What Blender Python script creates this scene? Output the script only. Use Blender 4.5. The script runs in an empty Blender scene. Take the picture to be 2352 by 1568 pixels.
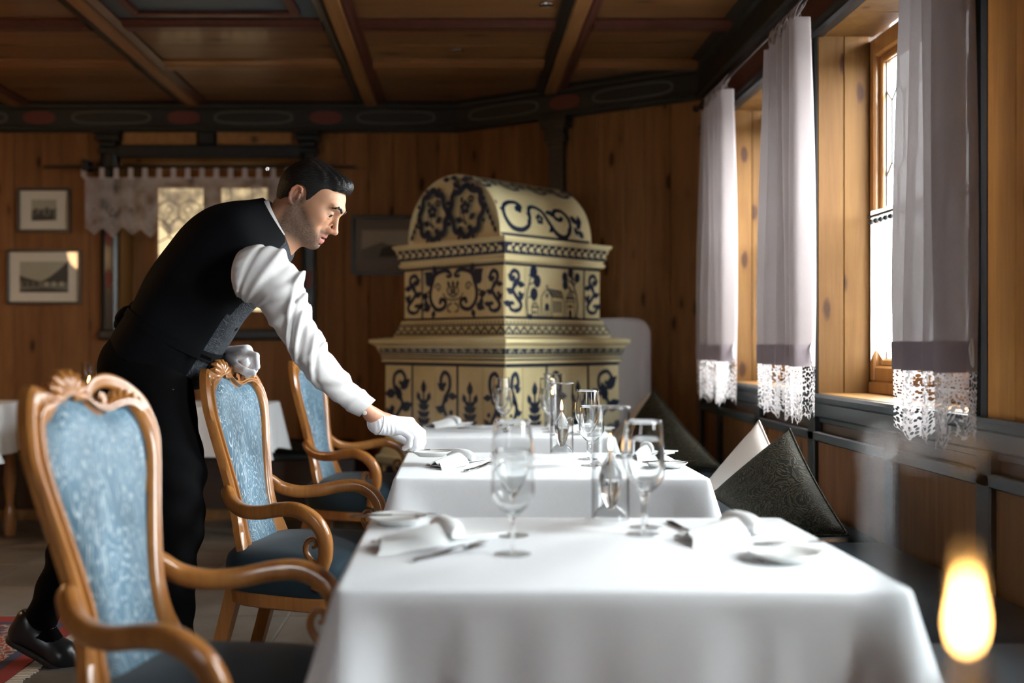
import bpy, bmesh, math, random
import numpy as np
from mathutils import Vector, Matrix, Euler
random.seed(7); np.random.seed(7)
PI = math.pi
SC = bpy.context.scene
COL = SC.collection

# ------------------------------------------------------------------ camera, world, light, exposure
F, CX, HY, HZ = 2400.0, 1060.0, 790.0, 1.16       # focal length and vanishing point of the photograph, eye height
cam = bpy.data.cameras.new('camera'); cam_o = bpy.data.objects.new('camera', cam); COL.objects.link(cam_o)
cam_o.location = (0, 0, HZ); cam_o.rotation_euler = (PI/2, 0, 0)
cam.sensor_width = 36; cam.lens = 36*F/2352
cam.shift_x = (1176-CX)/2352; cam.shift_y = (HY-784)/2352
cam.clip_start = .02; cam.clip_end = 200
cam.dof.use_dof = True; cam.dof.focus_distance = 3.45; cam.dof.aperture_fstop = 1.4
SC.camera = cam_o
world = bpy.data.worlds.new('overcast_sky'); SC.world = world; world.use_nodes = True
wn = world.node_tree; wb = wn.nodes['Background']
wb.inputs[0].default_value = (.93, .97, 1.0, 1); wb.inputs[1].default_value = 24.0
SC.view_settings.view_transform = 'Standard'; SC.view_settings.look = 'None'
SC.view_settings.gamma = 1; SC.view_settings.use_curve_mapping = False
SC.view_settings.exposure = 0.96

WX = 1.475                                        # room face of the window wall
SILL, LINT = .956, 2.435
WINDOWS = [(3.03, 4.33), (4.50, 5.70), (1.28, 2.08)]   # openings along the window wall (y0, y1)
CEIL = 2.855; BEAM = 2.82
def portal(name, loc, rot, sx, sy):
    l = bpy.data.lights.new(name, 'AREA'); l.shape = 'RECTANGLE'; l.size = sx; l.size_y = sy; l.cycles.is_portal = True
    o = bpy.data.objects.new(name, l); COL.objects.link(o); o.location = loc; o.rotation_euler = rot
for y0, y1 in WINDOWS:
    portal('window_portal', (WX+.42, (y0+y1)/2, (SILL+LINT)/2), (0, PI/2, 0), LINT-SILL, y1-y0)

# ------------------------------------------------------------------ helpers
def P(px, py, d):                                 # a point of the place, from where it shows and how far away it stands
    return Vector(((px-CX)/F*d, d, HZ-(py-HY)/F*d))
def T(px, py, z=.745):                            # a point on a horizontal surface of height z
    d = (HZ-z)*F/(py-HY)
    return Vector(((px-CX)/F*d, d, z))

class MB:
    def __init__(s): s.v = []; s.f = []; s.m = []
    def add(s, vs, fs, mi=0):
        n = len(s.v); s.v += [tuple(v) for v in vs]; s.f += [tuple(i+n for i in f) for f in fs]; s.m += [mi]*len(fs); return s
    def box(s, a, b, mi=0):
        x0, y0, z0 = a; x1, y1, z1 = b
        return s.add([(x0,y0,z0),(x1,y0,z0),(x1,y1,z0),(x0,y1,z0),(x0,y0,z1),(x1,y0,z1),(x1,y1,z1),(x0,y1,z1)],
              [(3,2,1,0),(4,5,6,7),(0,1,5,4),(1,2,6,5),(2,3,7,6),(3,0,4,7)], mi)
    def cbox(s, a, b, c, mi=0):                    # box with chamfered edges
        x0,y0,z0 = a; x1,y1,z1 = b
        bm = bmesh.new(); bmesh.ops.create_cube(bm, size=1)
        for v in bm.verts: v.co = Vector(((x0+x1)/2+v.co.x*(x1-x0), (y0+y1)/2+v.co.y*(y1-y0), (z0+z1)/2+v.co.z*(z1-z0)))
        bmesh.ops.bevel(bm, geom=bm.edges[:], offset=c, segments=1, affect='EDGES')
        bm.verts.index_update(); bm.faces.ensure_lookup_table()
        s.add([v.co for v in bm.verts], [[v.index for v in f.verts] for f in bm.faces], mi); bm.free(); return s
    def obox(s, o, ex, ey, ez, mi=0):              # oriented box from a corner and three edges
        o, ex, ey, ez = Vector(o), Vector(ex), Vector(ey), Vector(ez)
        vs = [o, o+ex, o+ex+ey, o+ey, o+ez, o+ex+ez, o+ex+ey+ez, o+ey+ez]
        return s.add(vs, [(3,2,1,0),(4,5,6,7),(0,1,5,4),(1,2,6,5),(2,3,7,6),(3,0,4,7)], mi)
    def loft(s, rings, close=True, cap=True, mi=0, loop=False):
        n = len(rings[0]); b = len(s.v)
        for r in rings: s.v += [tuple(p) for p in r]
        m = len(rings)
        for i in range(m if loop else m-1):
            i2 = (i+1) % m
            for j in range(n if close else n-1):
                j2 = (j+1) % n
                s.f.append((b+i*n+j, b+i*n+j2, b+i2*n+j2, b+i2*n+j)); s.m.append(mi)
        if cap and close and not loop:
            s.f.append(tuple(b+j for j in reversed(range(n)))); s.m.append(mi)
            s.f.append(tuple(b+(m-1)*n+j for j in range(n))); s.m.append(mi)
        return s
    def sweep(s, pts, prof, up=(0,0,1), mi=0, loop=False, scale=None, cap=True):
        pts = [Vector(p) for p in pts]; n = len(pts); rings = []; up = Vector(up)
        for i, p in enumerate(pts):
            if loop: t = pts[(i+1)%n]-pts[i-1]
            else: t = pts[min(i+1,n-1)]-pts[max(i-1,0)]
            t.normalize(); a = t.cross(up)
            if a.length < 1e-4: a = t.cross(Vector((.3,1,.2)))
            a.normalize(); b = a.cross(t); k = scale[i] if scale else 1
            rings.append([p+a*(u*k)+b*(v*k) for u, v in prof])
        return s.loft(rings, True, cap, mi, loop)
    def tube(s, pts, r, seg=8, mi=0, loop=False, up=(0,0,1)):
        rr = r if isinstance(r, (list, tuple)) else None
        prof = [(math.cos(2*PI*k/seg), math.sin(2*PI*k/seg)) for k in range(seg)]
        return s.sweep(pts, prof, up, mi, loop, list(rr) if rr else [r]*len(pts))
    def lathe(s, prof, seg=24, c=(0,0,0), mi=0, cap=True):
        rings = [[(c[0]+r*math.cos(2*PI*k/seg), c[1]+r*math.sin(2*PI*k/seg), c[2]+z) for k in range(seg)] for r, z in prof]
        return s.loft(rings, True, cap, mi)
    def grid(s, fn, nu, nv, mi=0, cu=False):
        b = len(s.v)
        for i in range(nu+(0 if cu else 1)):
            for j in range(nv+1): s.v.append(tuple(fn(i/nu, j/nv)))
        for i in range(nu):
            i2 = (i+1) % nu if cu else i+1
            for j in range(nv):
                s.f.append((b+i*(nv+1)+j, b+i2*(nv+1)+j, b+i2*(nv+1)+j+1, b+i*(nv+1)+j+1)); s.m.append(mi)
        return s
    def poly(s, pts, mi=0): return s.add(pts, [tuple(range(len(pts)))], mi)
    def prism(s, pts, ext, mi=0):                  # planar outline pushed along ext
        ext = Vector(ext); n = len(pts); pts = [Vector(p) for p in pts]
        fs = [tuple(reversed(range(n))), tuple(range(n, 2*n))]+[(i, (i+1)%n, n+(i+1)%n, n+i) for i in range(n)]
        return s.add(pts+[p+ext for p in pts], fs, mi)

def mesh_of(name, mb, mats, smooth=None, fix=True, off=None):
    me = bpy.data.meshes.new(name)
    vs = mb.v if off is None else [(v[0]-off[0], v[1]-off[1], v[2]-off[2]) for v in mb.v]
    me.from_pydata(vs, [], mb.f)
    for m in (mats if isinstance(mats, (list, tuple)) else [mats]): me.materials.append(m)
    if len(set(mb.m)) > 1: me.polygons.foreach_set('material_index', mb.m)
    if fix:
        bm = bmesh.new(); bm.from_mesh(me); bmesh.ops.recalc_face_normals(bm, faces=bm.faces); bm.to_mesh(me); bm.free()
    if smooth is not None:
        me.shade_smooth()
        if smooth < 179: me.set_sharp_from_angle(angle=math.radians(smooth))
    me.update(); return me
def obj(name, mb, mats, parent=None, smooth=None, local=True, fix=True, label=None):
    """one mesh object; with local=False the coordinates are the place's own and the parent's location is taken off"""
    off = parent.location if (parent is not None and not local) else None
    me = mb if isinstance(mb, bpy.types.Mesh) else mesh_of(name, mb, mats, smooth, fix, off)
    o = bpy.data.objects.new(name, me); COL.objects.link(o)
    if parent is not None: o.parent = parent
    if label: o['label'] = label
    return o
def tag(o, label, cat, group=None):
    o['label'] = label; o['category'] = cat
    if group: o['group'] = group
    return o
def thing(name, label, cat, loc=(0,0,0), rz=0, group=None):
    o = bpy.data.objects.new(name, None); COL.objects.link(o); o.empty_display_size = .05
    o.location = loc; o.rotation_euler = (0, 0, rz); return tag(o, label, cat, group)
def struct(name, mb, mats, parent=None, smooth=None):
    o = obj(name, mb, mats, parent, smooth); o['kind'] = 'structure'; return o
def recenter(o):
    """put the origin of a top-level mesh at its base"""
    me = o.data; n = len(me.vertices); a = np.empty(n*3, np.float32); me.vertices.foreach_get('co', a); a = a.reshape(-1,3)
    c = (a.min(0)+a.max(0))/2; c[2] = a[:,2].min(); a -= c; me.vertices.foreach_set('co', a.ravel()); me.update()
    o.location = Vector([float(t) for t in c]); return o
def copy_tree(o, parent=None):
    c = o.copy(); COL.objects.link(c)
    if parent is not None: c.parent = parent
    for ch in list(o.children): copy_tree(ch, c)
    return c
def smooth_path(pts, n=8, loop=False):
    pts = [Vector(p) for p in pts]; out = []; m = len(pts)
    for i in range(m if loop else m-1):
        if loop: a, b, c, d = pts[i-1], pts[i], pts[(i+1)%m], pts[(i+2)%m]
        else: a, b, c, d = pts[max(i-1,0)], pts[i], pts[i+1], pts[min(i+2,m-1)]
        for k in range(n):
            t = k/n; out.append(.5*((2*b)+(c-a)*t+(2*a-5*b+4*c-d)*t*t+(3*b-a-3*c+d)*t**3))
    if not loop: out.append(pts[-1])
    return out
def lerp_tab(tab, x):
    if x <= tab[0][0]: return tab[0][1]
    for (a, va), (b, vb) in zip(tab, tab[1:]):
        if x <= b:
            t = (x-a)/(b-a); return va+(vb-va)*t
    return tab[-1][1]

# ------------------------------------------------------------------ materials
def new_mat(name):
    m = bpy.data.materials.new(name); m.use_nodes = True; nt = m.node_tree
    return m, nt, nt.nodes['Principled BSDF']
def N(nt, typ, inp=None, **kw):
    n = nt.nodes.new(typ)
    for k, v in kw.items(): setattr(n, k, v)
    for k, v in (inp or {}).items():
        if isinstance(v, bpy.types.NodeSocket): nt.links.new(v, n.inputs[k])
        else: n.inputs[k].default_value = v
    return n
def math_n(nt, op, a, b=None, c=None):
    d = {0: a}
    if b is not None: d[1] = b
    if c is not None: d[2] = c
    return N(nt, 'ShaderNodeMath', d, operation=op).outputs[0]
def ramp(nt, fac, stops, interp='LINEAR'):
    r = N(nt, 'ShaderNodeValToRGB', {0: fac}); r.color_ramp.interpolation = interp; e = r.color_ramp.elements
    while len(e) < len(stops): e.new(.5)
    for el, (p, c) in zip(e, stops):
        el.position = p; el.color = (*c, 1) if len(c) == 3 else c
    return r.outputs[0]
def mix_c(nt, fac, a, b, mode='MIX'):
    n = N(nt, 'ShaderNodeMix', data_type='RGBA', blend_type=mode)
    for i, v in ((0, fac), (6, a), (7, b)):
        if isinstance(v, bpy.types.NodeSocket): nt.links.new(v, n.inputs[i])
        else: n.inputs[i].default_value = v if i == 0 else ((*v, 1) if len(v) == 3 else v)
    return n.outputs[2]
def bump(nt, pb, h, strength=.3, dist=.01):
    b = N(nt, 'ShaderNodeBump', {'Height': h, 'Strength': strength, 'Distance': dist}); nt.links.new(b.outputs[0], pb.inputs['Normal'])
def obj_coord(nt, scale=(1,1,1), jitter=0):
    tc = N(nt, 'ShaderNodeTexCoord'); v = tc.outputs['Object']
    if jitter:
        oi = N(nt, 'ShaderNodeObjectInfo'); j = N(nt, 'ShaderNodeVectorMath', {0: (13.1, 7.7, 5.3), 'Scale': oi.outputs['Random']}, operation='SCALE')
        v = N(nt, 'ShaderNodeVectorMath', {0: v, 1: j.outputs[0]}, operation='ADD').outputs[0]
    return N(nt, 'ShaderNodeMapping', {'Vector': v, 'Scale': scale}).outputs[0]
def simple(name, col, rough=.5, metal=0, **kw):
    m, nt, pb = new_mat(name); pb.inputs['Base Color'].default_value = (*col, 1)
    pb.inputs['Roughness'].default_value = rough; pb.inputs['Metallic'].default_value = metal
    for k, v in kw.items(): pb.inputs[k.replace('_', ' ')].default_value = v
    return m
def wood(name, base, dark, axis='z', rough=.45, knots=True, grain=1.0, coat=0, vary=.25, bumpy=.12, knot_col=None, kscale=1.0, spec=.4):
    m, nt, pb = new_mat(name)
    ax = {'x': 0, 'y': 1, 'z': 2}[axis]
    sc = [14*grain]*3; sc[ax] = .9*grain
    co = obj_coord(nt, sc, 1)
    n1 = N(nt, 'ShaderNodeTexNoise', {'Vector': co, 'Scale': 1.6, 'Detail': 6, 'Roughness': .6, 'Distortion': .4}).outputs[0]
    sf = [60*grain]*3; sf[ax] = 2.0
    n2 = N(nt, 'ShaderNodeTexNoise', {'Vector': obj_coord(nt, sf, 1), 'Scale': 3, 'Detail': 3}).outputs[0]
    g = math_n(nt, 'ADD', math_n(nt, 'MULTIPLY', n1, .72), math_n(nt, 'MULTIPLY', n2, .28))
    c = ramp(nt, g, [(.32, dark), (.68, base)])
    if knots:
        ks = [5.2*kscale]*3; ks[ax] = 2.1*kscale
        kc = obj_coord(nt, ks, 1)
        wob = N(nt, 'ShaderNodeTexNoise', {'Vector': kc, 'Scale': 5, 'Detail': 2}).outputs[0]
        vo = N(nt, 'ShaderNodeTexVoronoi', {'Vector': kc, 'Scale': 1, 'Randomness': 1}); d = math_n(nt, 'ADD', vo.outputs['Distance'], math_n(nt, 'MULTIPLY', math_n(nt, 'SUBTRACT', wob, .5), .09))
        kk = knot_col or tuple(t*.22 for t in dark)
        halo = ramp(nt, d, [(.15, (1,1,1)), (.32, (0,0,0))]); core = ramp(nt, d, [(.10, (1,1,1)), (.17, (0,0,0))])
        c = mix_c(nt, math_n(nt, 'MULTIPLY', halo, .5), c, dark); c = mix_c(nt, math_n(nt, 'MULTIPLY', core, .85), c, kk)
    if vary:
        oi = N(nt, 'ShaderNodeObjectInfo'); v = math_n(nt, 'ADD', 1-vary/2, math_n(nt, 'MULTIPLY', oi.outputs['Random'], vary))
        hv = N(nt, 'ShaderNodeHueSaturation', {'Value': v, 'Color': c}); c = hv.outputs[0]
    nt.links.new(c, pb.inputs['Base Color']); pb.inputs['Roughness'].default_value = rough; pb.inputs['Specular IOR Level'].default_value = spec
    pb.inputs['Coat Weight'].default_value = coat; pb.inputs['Coat Roughness'].default_value = .12
    bump(nt, pb, g, bumpy, .004); return m
def cloth_mat(name, col, rough=.85, weave=900, strength=.25, sheen=.0, col2=None, transl=0.0):
    m, nt, pb = new_mat(name); co = obj_coord(nt, (1,1,1))
    w1 = N(nt, 'ShaderNodeTexNoise', {'Vector': obj_coord(nt, (weave, weave, weave*.08)), 'Scale': 1, 'Detail': 2}).outputs[0]
    n = N(nt, 'ShaderNodeTexNoise', {'Vector': co, 'Scale': 6, 'Detail': 3}).outputs[0]
    c = mix_c(nt, math_n(nt, 'MULTIPLY', w1, .5), col, col2 or tuple(t*.86 for t in col))
    nt.links.new(c, pb.inputs['Base Color']); pb.inputs['Roughness'].default_value = rough
    pb.inputs['Sheen Weight'].default_value = sheen; pb.inputs['Specular IOR Level'].default_value = .25 if max(col) > .02 else .1
    bump(nt, pb, math_n(nt, 'ADD', w1, math_n(nt, 'MULTIPLY', n, 2)), strength, .002)
    if transl:
        out = nt.nodes['Material Output']; tr = N(nt, 'ShaderNodeBsdfTranslucent', {'Color': (*col, 1)})
        mx = N(nt, 'ShaderNodeMixShader', {0: transl, 1: pb.outputs[0], 2: tr.outputs[0]}); nt.links.new(mx.outputs[0], out.inputs[0])
    return m

PINE = wood('pine_planks', (.26,.12,.042), (.155,.062,.02), 'z', .62, True, 1, .0, .3, kscale=1.35, spec=.2)
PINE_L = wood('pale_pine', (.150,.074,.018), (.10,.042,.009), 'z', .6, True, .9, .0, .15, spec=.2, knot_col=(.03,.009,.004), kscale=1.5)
PINE_P = wood('pale_pine_lit_copy', (.66,.32,.07), (.46,.19,.035), 'z', .6, True, .9, .0, .15, spec=.2, knot_col=(.04,.012,.005))  # lit copy of the pine: light on the piers is put into the colour
PINE_H = wood('pine_boards', (.34,.175,.055), (.22,.10,.028), 'y', .45, True, 1, .1, .2)
CEILW = wood('ceiling_pine', (.23,.112,.04), (.13,.056,.019), 'x', .38, True, .8, .25, .3)
BEAMW = wood('beam_pine', (.34,.165,.055), (.20,.085,.028), 'y', .4, False, .9, .2, .15)
CROSSW = wood('cross_beam_pine', (.30,.14,.05), (.17,.07,.025), 'x', .4, False, .9, .2, .15)
REDW = wood('red_stained_moulding', (.10,.03,.02), (.055,.016,.012), 'y', .4, False, 1, .1, .1)
GREENW = wood('dark_green_painted_wood', (.012,.016,.017), (.007,.009,.010), 'z', .38, False, 1, .2, .1)
GREENW_S = wood('blue_green_painted_sill', (.032,.050,.055), (.015,.024,.028), 'y', .4, False, 1, .3, .1)
FRIEZE = wood('dark_painted_frieze', (.022,.024,.022), (.012,.013,.012), 'x', .5, False, 1, .05, .1)
FRAMEW = wood('window_frame_pine', (.36,.165,.042), (.24,.10,.026), 'z', .35, False, 1, .3, .1)
CHAIRW = wood('honey_lacquered_cherry', (.46,.20,.052), (.27,.098,.022), 'z', .28, False, .8, .5, .06, .05)
BENCHW = wood('dark_bench_wood', (.075,.035,.016), (.04,.018,.009), 'x', .4, False, 1, .2, .1)
PAINT_RED = simple('faded_red_paint', (.13,.028,.02), .6); PAINT_GREY = simple('faded_grey_paint', (.085,.085,.078), .6)
PAINT_BLUE = simple('slate_blue_ceiling_paint', (.055,.085,.105), .5)
LINEN = cloth_mat('white_tablecloth_linen', (.85,.88,.91), .8, 700, .2)
NAPKIN = cloth_mat('white_napkin_linen', (.84,.86,.86), .8, 900, .2)
SHIRT = cloth_mat('white_shirt_cotton', (.62,.61,.61), .75, 1200, .1)
GLOVE = cloth_mat('white_glove_cotton', (.86,.87,.90), .85, 1600, .35)
BLACKF = cloth_mat('black_vest_cloth', (.0032,.0036,.005), .8, 1200, .2, .0)
BLACKT = cloth_mat('black_trouser_cloth', (.0022,.0022,.0027), .9, 1200, .2, .0)
SHOE = simple('black_shoe_leather', (.012,.013,.015), .32); SOLE = simple('black_rubber_sole', (.012,.012,.012), .6)
PORC = simple('white_glazed_porcelain', (.82,.84,.82), .12, 0, Coat_Weight=.5)
STEEL = simple('polished_steel_cutlery', (.62,.62,.63), .14, 1); LEAD = simple('lead_came', (.10,.10,.10), .5, .6)
IRON = simple('black_iron', (.02,.02,.02), .45, .6); WHITEPL = simple('whitewashed_plaster', (.42,.39,.39), .85)
FRAMEB = simple('black_picture_frame', (.02,.017,.014), .35); MAT_W = simple('cream_picture_mount', (.66,.60,.52), .9)
INK_D = simple('dark_print_ink', (.06,.058,.05), .9); INK_M = simple('mid_grey_print_ink', (.17,.16,.13), .9); INK_L = simple('pale_print_sky', (.38,.35,.27), .9)
def stone_tile():
    m, nt, pb = new_mat('grey_stone_floor_tile'); co = obj_coord(nt, (1,1,1), 1)
    n = N(nt, 'ShaderNodeTexNoise', {'Vector': co, 'Scale': 5, 'Detail': 7, 'Roughness': .65}).outputs[0]
    c = ramp(nt, n, [(.3, (.135,.12,.10)), (.7, (.22,.20,.175))])
    oi = N(nt, 'ShaderNodeObjectInfo'); v = math_n(nt, 'ADD', .85, math_n(nt, 'MULTIPLY', oi.outputs['Random'], .3))
    c = N(nt, 'ShaderNodeHueSaturation', {'Value': v, 'Color': c}).outputs[0]
    nt.links.new(c, pb.inputs['Base Color']); pb.inputs['Roughness'].default_value = .42; bump(nt, pb, n, .15, .004); return m
TILE = stone_tile(); GROUT = simple('pale_floor_grout', (.36,.33,.28), .9)
def glaze():
    m, nt, pb = new_mat('cream_stove_glaze'); co = obj_coord(nt, (1,1,1), 1)
    n = N(nt, 'ShaderNodeTexNoise', {'Vector': co, 'Scale': 4, 'Detail': 4}).outputs[0]
    c = ramp(nt, n, [(.3, (.68,.58,.31)), (.7, (.80,.71,.42))])
    nt.links.new(c, pb.inputs['Base Color']); pb.inputs['Roughness'].default_value = .3; pb.inputs['Coat Weight'].default_value = .25
    pb.inputs['Coat Roughness'].default_value = .25; bump(nt, pb, n, .12, .01); return m
CREAM = glaze(); DELFT = simple('blue_ceramic_paint', (.012,.024,.055), .35, 0, Coat_Weight=.2)
DELFT_L = simple('pale_blue_ceramic_line', (.06,.14,.24), .35)
def velvet():
    m, nt, pb = new_mat('blue_patterned_velvet')
    co = obj_coord(nt, (1,2.4,1), 0)
    n = N(nt, 'ShaderNodeTexNoise', {'Vector': obj_coord(nt, (15,15,3.2), 0), 'Scale': 1, 'Detail': 3, 'Roughness': .5, 'Distortion': 1.6}).outputs[0]
    l = math_n(nt, 'PINGPONG', math_n(nt, 'MULTIPLY', n, 15), .5)
    line = ramp(nt, l, [(.02, (1,1,1)), (.15, (0,0,0))])
    big = N(nt, 'ShaderNodeTexNoise', {'Vector': obj_coord(nt, (5,5,2), 0), 'Scale': 1.6, 'Detail': 4}).outputs[0]
    c = mix_c(nt, ramp(nt, big, [(.35,(0,0,0)), (.7,(1,1,1))]), (.03,.092,.145), (.13,.255,.35))
    c = mix_c(nt, math_n(nt, 'MULTIPLY', line, .8), c, (.55,.66,.73))
    nt.links.new(c, pb.inputs['Base Color']); pb.inputs['Roughness'].default_value = .5
    pb.inputs['Sheen Weight'].default_value = .6; pb.inputs['Sheen Roughness'].default_value = .35; pb.inputs['Sheen Tint'].default_value = (.75,.88,1,1)
    pb.inputs['Specular IOR Level'].default_value = .45
    bump(nt, pb, line, .25, .003); return m
VELVET = velvet()
SEATV = cloth_mat('dark_blue_seat_velvet', (.012,.032,.048), .75, 700, .2, .12, (.007,.02,.03))
PIPING = cloth_mat('blue_gimp_braid', (.02,.06,.095), .8, 300, .6, .3)
def brocade(name, a, b):
    m, nt, pb = new_mat(name); pb.inputs['Specular IOR Level'].default_value = .2
    n = N(nt, 'ShaderNodeTexNoise', {'Vector': obj_coord(nt, (1,1,1), 0), 'Scale': 11, 'Detail': 3, 'Distortion': 2.2}).outputs[0]
    l = math_n(nt, 'PINGPONG', math_n(nt, 'MULTIPLY', n, 9), .5); f = ramp(nt, l, [(.05, (1,1,1)), (.3, (0,0,0))])
    nt.links.new(mix_c(nt, f, a, b), pb.inputs['Base Color']); pb.inputs['Roughness'].default_value = .75
    pb.inputs['Sheen Weight'].default_value = .0; bump(nt, pb, f, .5, .004); return m
BROCADE = brocade('dark_olive_brocade', (.010,.0085,.005), (.042,.034,.018))
VESTG = brocade('grey_woven_vest_front', (.028,.033,.040), (.060,.068,.078))
PILLOWW = cloth_mat('pale_linen_cushion', (.56,.50,.45), .85, 800, .2)
def thin_glass(name, tint=(1,1,1), base=.03, edge=1.0, rough=0.0):
    m, nt, pb = new_mat(name); nt.nodes.remove(pb); out = nt.nodes['Material Output']
    tr = N(nt, 'ShaderNodeBsdfTransparent', {'Color': (*tint, 1)}); gl = N(nt, 'ShaderNodeBsdfGlossy', {'Roughness': rough})
    fr = N(nt, 'ShaderNodeLayerWeight', {'Blend': .5}); sch = math_n(nt, 'MULTIPLY', math_n(nt, 'POWER', fr.outputs['Facing'], 3.5), .75); nt.links.new(mix_c(nt, math_n(nt, 'POWER', fr.outputs['Facing'], 6.0), tint, tuple(t*edge for t in tint)), tr.inputs['Color']); mx = N(nt, 'ShaderNodeMixShader', {0: math_n(nt, 'ADD', sch, base), 1: tr.outputs[0], 2: gl.outputs[0]})
    nt.links.new(mx.outputs[0], out.inputs[0]); return m
PANE = thin_glass('clear_window_glass', (.97,.98,.97), .02)
GLASS = thin_glass('clear_drinking_glass', (.955,.962,.965), .03, .5)
CHIM = thin_glass('clear_lamp_chimney_glass', (.965,.97,.97), .05, .25)
def solid_glass():
    m, nt, pb = new_mat('solid_clear_glass'); pb.inputs['Transmission Weight'].default_value = 1; pb.inputs['Roughness'].default_value = 0.0
    pb.inputs['IOR'].default_value = 1.48; pb.inputs['Base Color'].default_value = (.98,.99,.99,1); return m
SGLASS = solid_glass()
def emit(name, col, s):
    m, nt, pb = new_mat(name); pb.inputs['Base Color'].default_value = (0,0,0,1); pb.inputs['Emission Color'].default_value = (*col, 1)
    pb.inputs['Emission Strength'].default_value = s; return m
FLAME = emit('lamp_flame', (1,.50,.14), 28); WARMPANE = emit('warm_lit_pane', (1,.76,.42), .60); WARMPANE2 = emit('amber_lit_pane', (1,.55,.2), .55)
WICK = simple('white_cotton_wick', (.75,.72,.66), .9); CHAR = simple('charred_wick_tip', (.02,.015,.015), .9)
def lace(name, col, scale, hole=.5, transl=.5, rows=True):
    """openwork thread: round holes on a net, see-through where the holes are"""
    m, nt, pb = new_mat(name); nt.nodes.remove(pb); out = nt.nodes['Material Output']
    uv = N(nt, 'ShaderNodeTexCoord').outputs['UV']; v = N(nt, 'ShaderNodeVectorMath', {0: uv, 1: (scale, scale, scale)}, operation='MULTIPLY').outputs[0]
    vo = N(nt, 'ShaderNodeTexVoronoi', {'Vector': v, 'Scale': 1, 'Randomness': .0 if rows else .8}, voronoi_dimensions='2D')
    big = N(nt, 'ShaderNodeTexNoise', {'Vector': v, 'Scale': .11, 'Detail': 1}, noise_dimensions='2D').outputs[0]
    th = math_n(nt, 'ADD', hole-.28, math_n(nt, 'MULTIPLY', big, .55))
    h = math_n(nt, 'LESS_THAN', vo.outputs['Distance'], th)
    di = N(nt, 'ShaderNodeBsdfDiffuse', {'Color': (*col, 1)}); tl = N(nt, 'ShaderNodeBsdfTranslucent', {'Color': (*col, 1)})
    m1 = N(nt, 'ShaderNodeMixShader', {0: transl, 1: di.outputs[0], 2: tl.outputs[0]}); tp = N(nt, 'ShaderNodeBsdfTransparent')
    m2 = N(nt, 'ShaderNodeMixShader', {0: h, 1: m1.outputs[0], 2: tp.outputs[0]}); nt.links.new(m2.outputs[0], out.inputs[0]); return m
LACE = lace('white_crochet_lace', (.70,.66,.66), 95, .40, .45, False); LACE_V = lace('grey_white_filet_lace', (.44,.39,.37), 95, .34, .3, True)
LACE_C = lace('white_net_lace', (.82,.82,.82), 110, .36, .5, True)
def sheer(name, col, transl, transp):
    m, nt, pb = new_mat(name); nt.nodes.remove(pb); out = nt.nodes['Material Output']
    n = N(nt, 'ShaderNodeTexNoise', {'Vector': obj_coord(nt, (700,700,60)), 'Scale': 1, 'Detail': 2}).outputs[0]
    c = mix_c(nt, n, tuple(t*.85 for t in col), col)
    di = N(nt, 'ShaderNodeBsdfDiffuse', {'Color': c}); tl = N(nt, 'ShaderNodeBsdfTranslucent', {'Color': c}); tp = N(nt, 'ShaderNodeBsdfTransparent')
    m1 = N(nt, 'ShaderNodeMixShader', {0: transl, 1: di.outputs[0], 2: tl.outputs[0]})
    m2 = N(nt, 'ShaderNodeMixShader', {0: transp, 1: m1.outputs[0], 2: tp.outputs[0]}); nt.links.new(m2.outputs[0], out.inputs[0]); return m
SHEER = sheer('mauve_grey_linen_voile', (.37,.325,.325), .09, .004)
SHEER_H = sheer('mauve_linen_hem', (.34,.285,.31), .07, .002)
# ------------------------------------------------------------------ the room
XL, YB, YF = -4.6, -2.6, 7.4
A_, B_, C_ = Vector((XL, YF)), Vector((-.015, YF)), Vector((WX, 6.40))
ang_e = (C_-B_).normalized(); ang_n = Vector((ang_e.y, -ang_e.x))       # along the slanting wall, and into the room
if ang_n.dot(Vector((0,-1))) < 0: ang_n = -ang_n
ang_len = (C_-B_).length

# floor: stone tiles in recessed pale joints
fl = struct('floor', MB().box((XL-.1, YB-.1, -.06), (WX+.3, YF+.6, -.006)), GROUT)
ts = .52; gi = 0
tile_me = None
for i in range(-9, 5):
    for j in range(-5, 15):
        x0, y0 = -.74+i*ts, .30+j*ts
        if x0+ts > WX+.25 or x0 < XL-.2 or y0+ts > YF+.4: continue
        if y0 > 5.2 and (Vector((x0+ts/2, y0+ts/2))-B_).dot(ang_n) < -.4: continue
        if tile_me is None: tile_me = mesh_of('floor_tile', MB().cbox((.004,.004,-.02), (ts-.004, ts-.004, 0), .003), TILE)
        o = obj('tile', tile_me, None, fl); o.location = (x0, y0, 0)

def plank_wall(parent, p0, e, n, length, spans, mat, w=.172, th=.02):
    """vertical boards on a wall; spans(s0, s1) gives the height ranges a board covers"""
    e3, n3 = Vector((e.x, e.y, 0)), Vector((n.x, n.y, 0)); s = 0; o0 = Vector((p0.x, p0.y, 0))
    while s < length-.01:
        wd = min(w*random.choice((.86, 1, 1.12)), length-s)
        if length-s-wd < .06: wd = length-s
        for z0, z1, a, b in spans(s, s+wd):
            t = th+random.uniform(-.0015, .0015)
            m = MB(); c = o0+e3*(a+.0014)+Vector((0,0,z0)); W = b-a-.0028
            pr = [(0,0), (W,0), (W,t-.003), (W-.003,t), (.003,t), (0,t-.003)]
            m.prism([c+e3*u+n3*v for u, v in pr], (0,0,z1-z0)); obj('plank', m, mat, parent)
        s += wd

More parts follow.
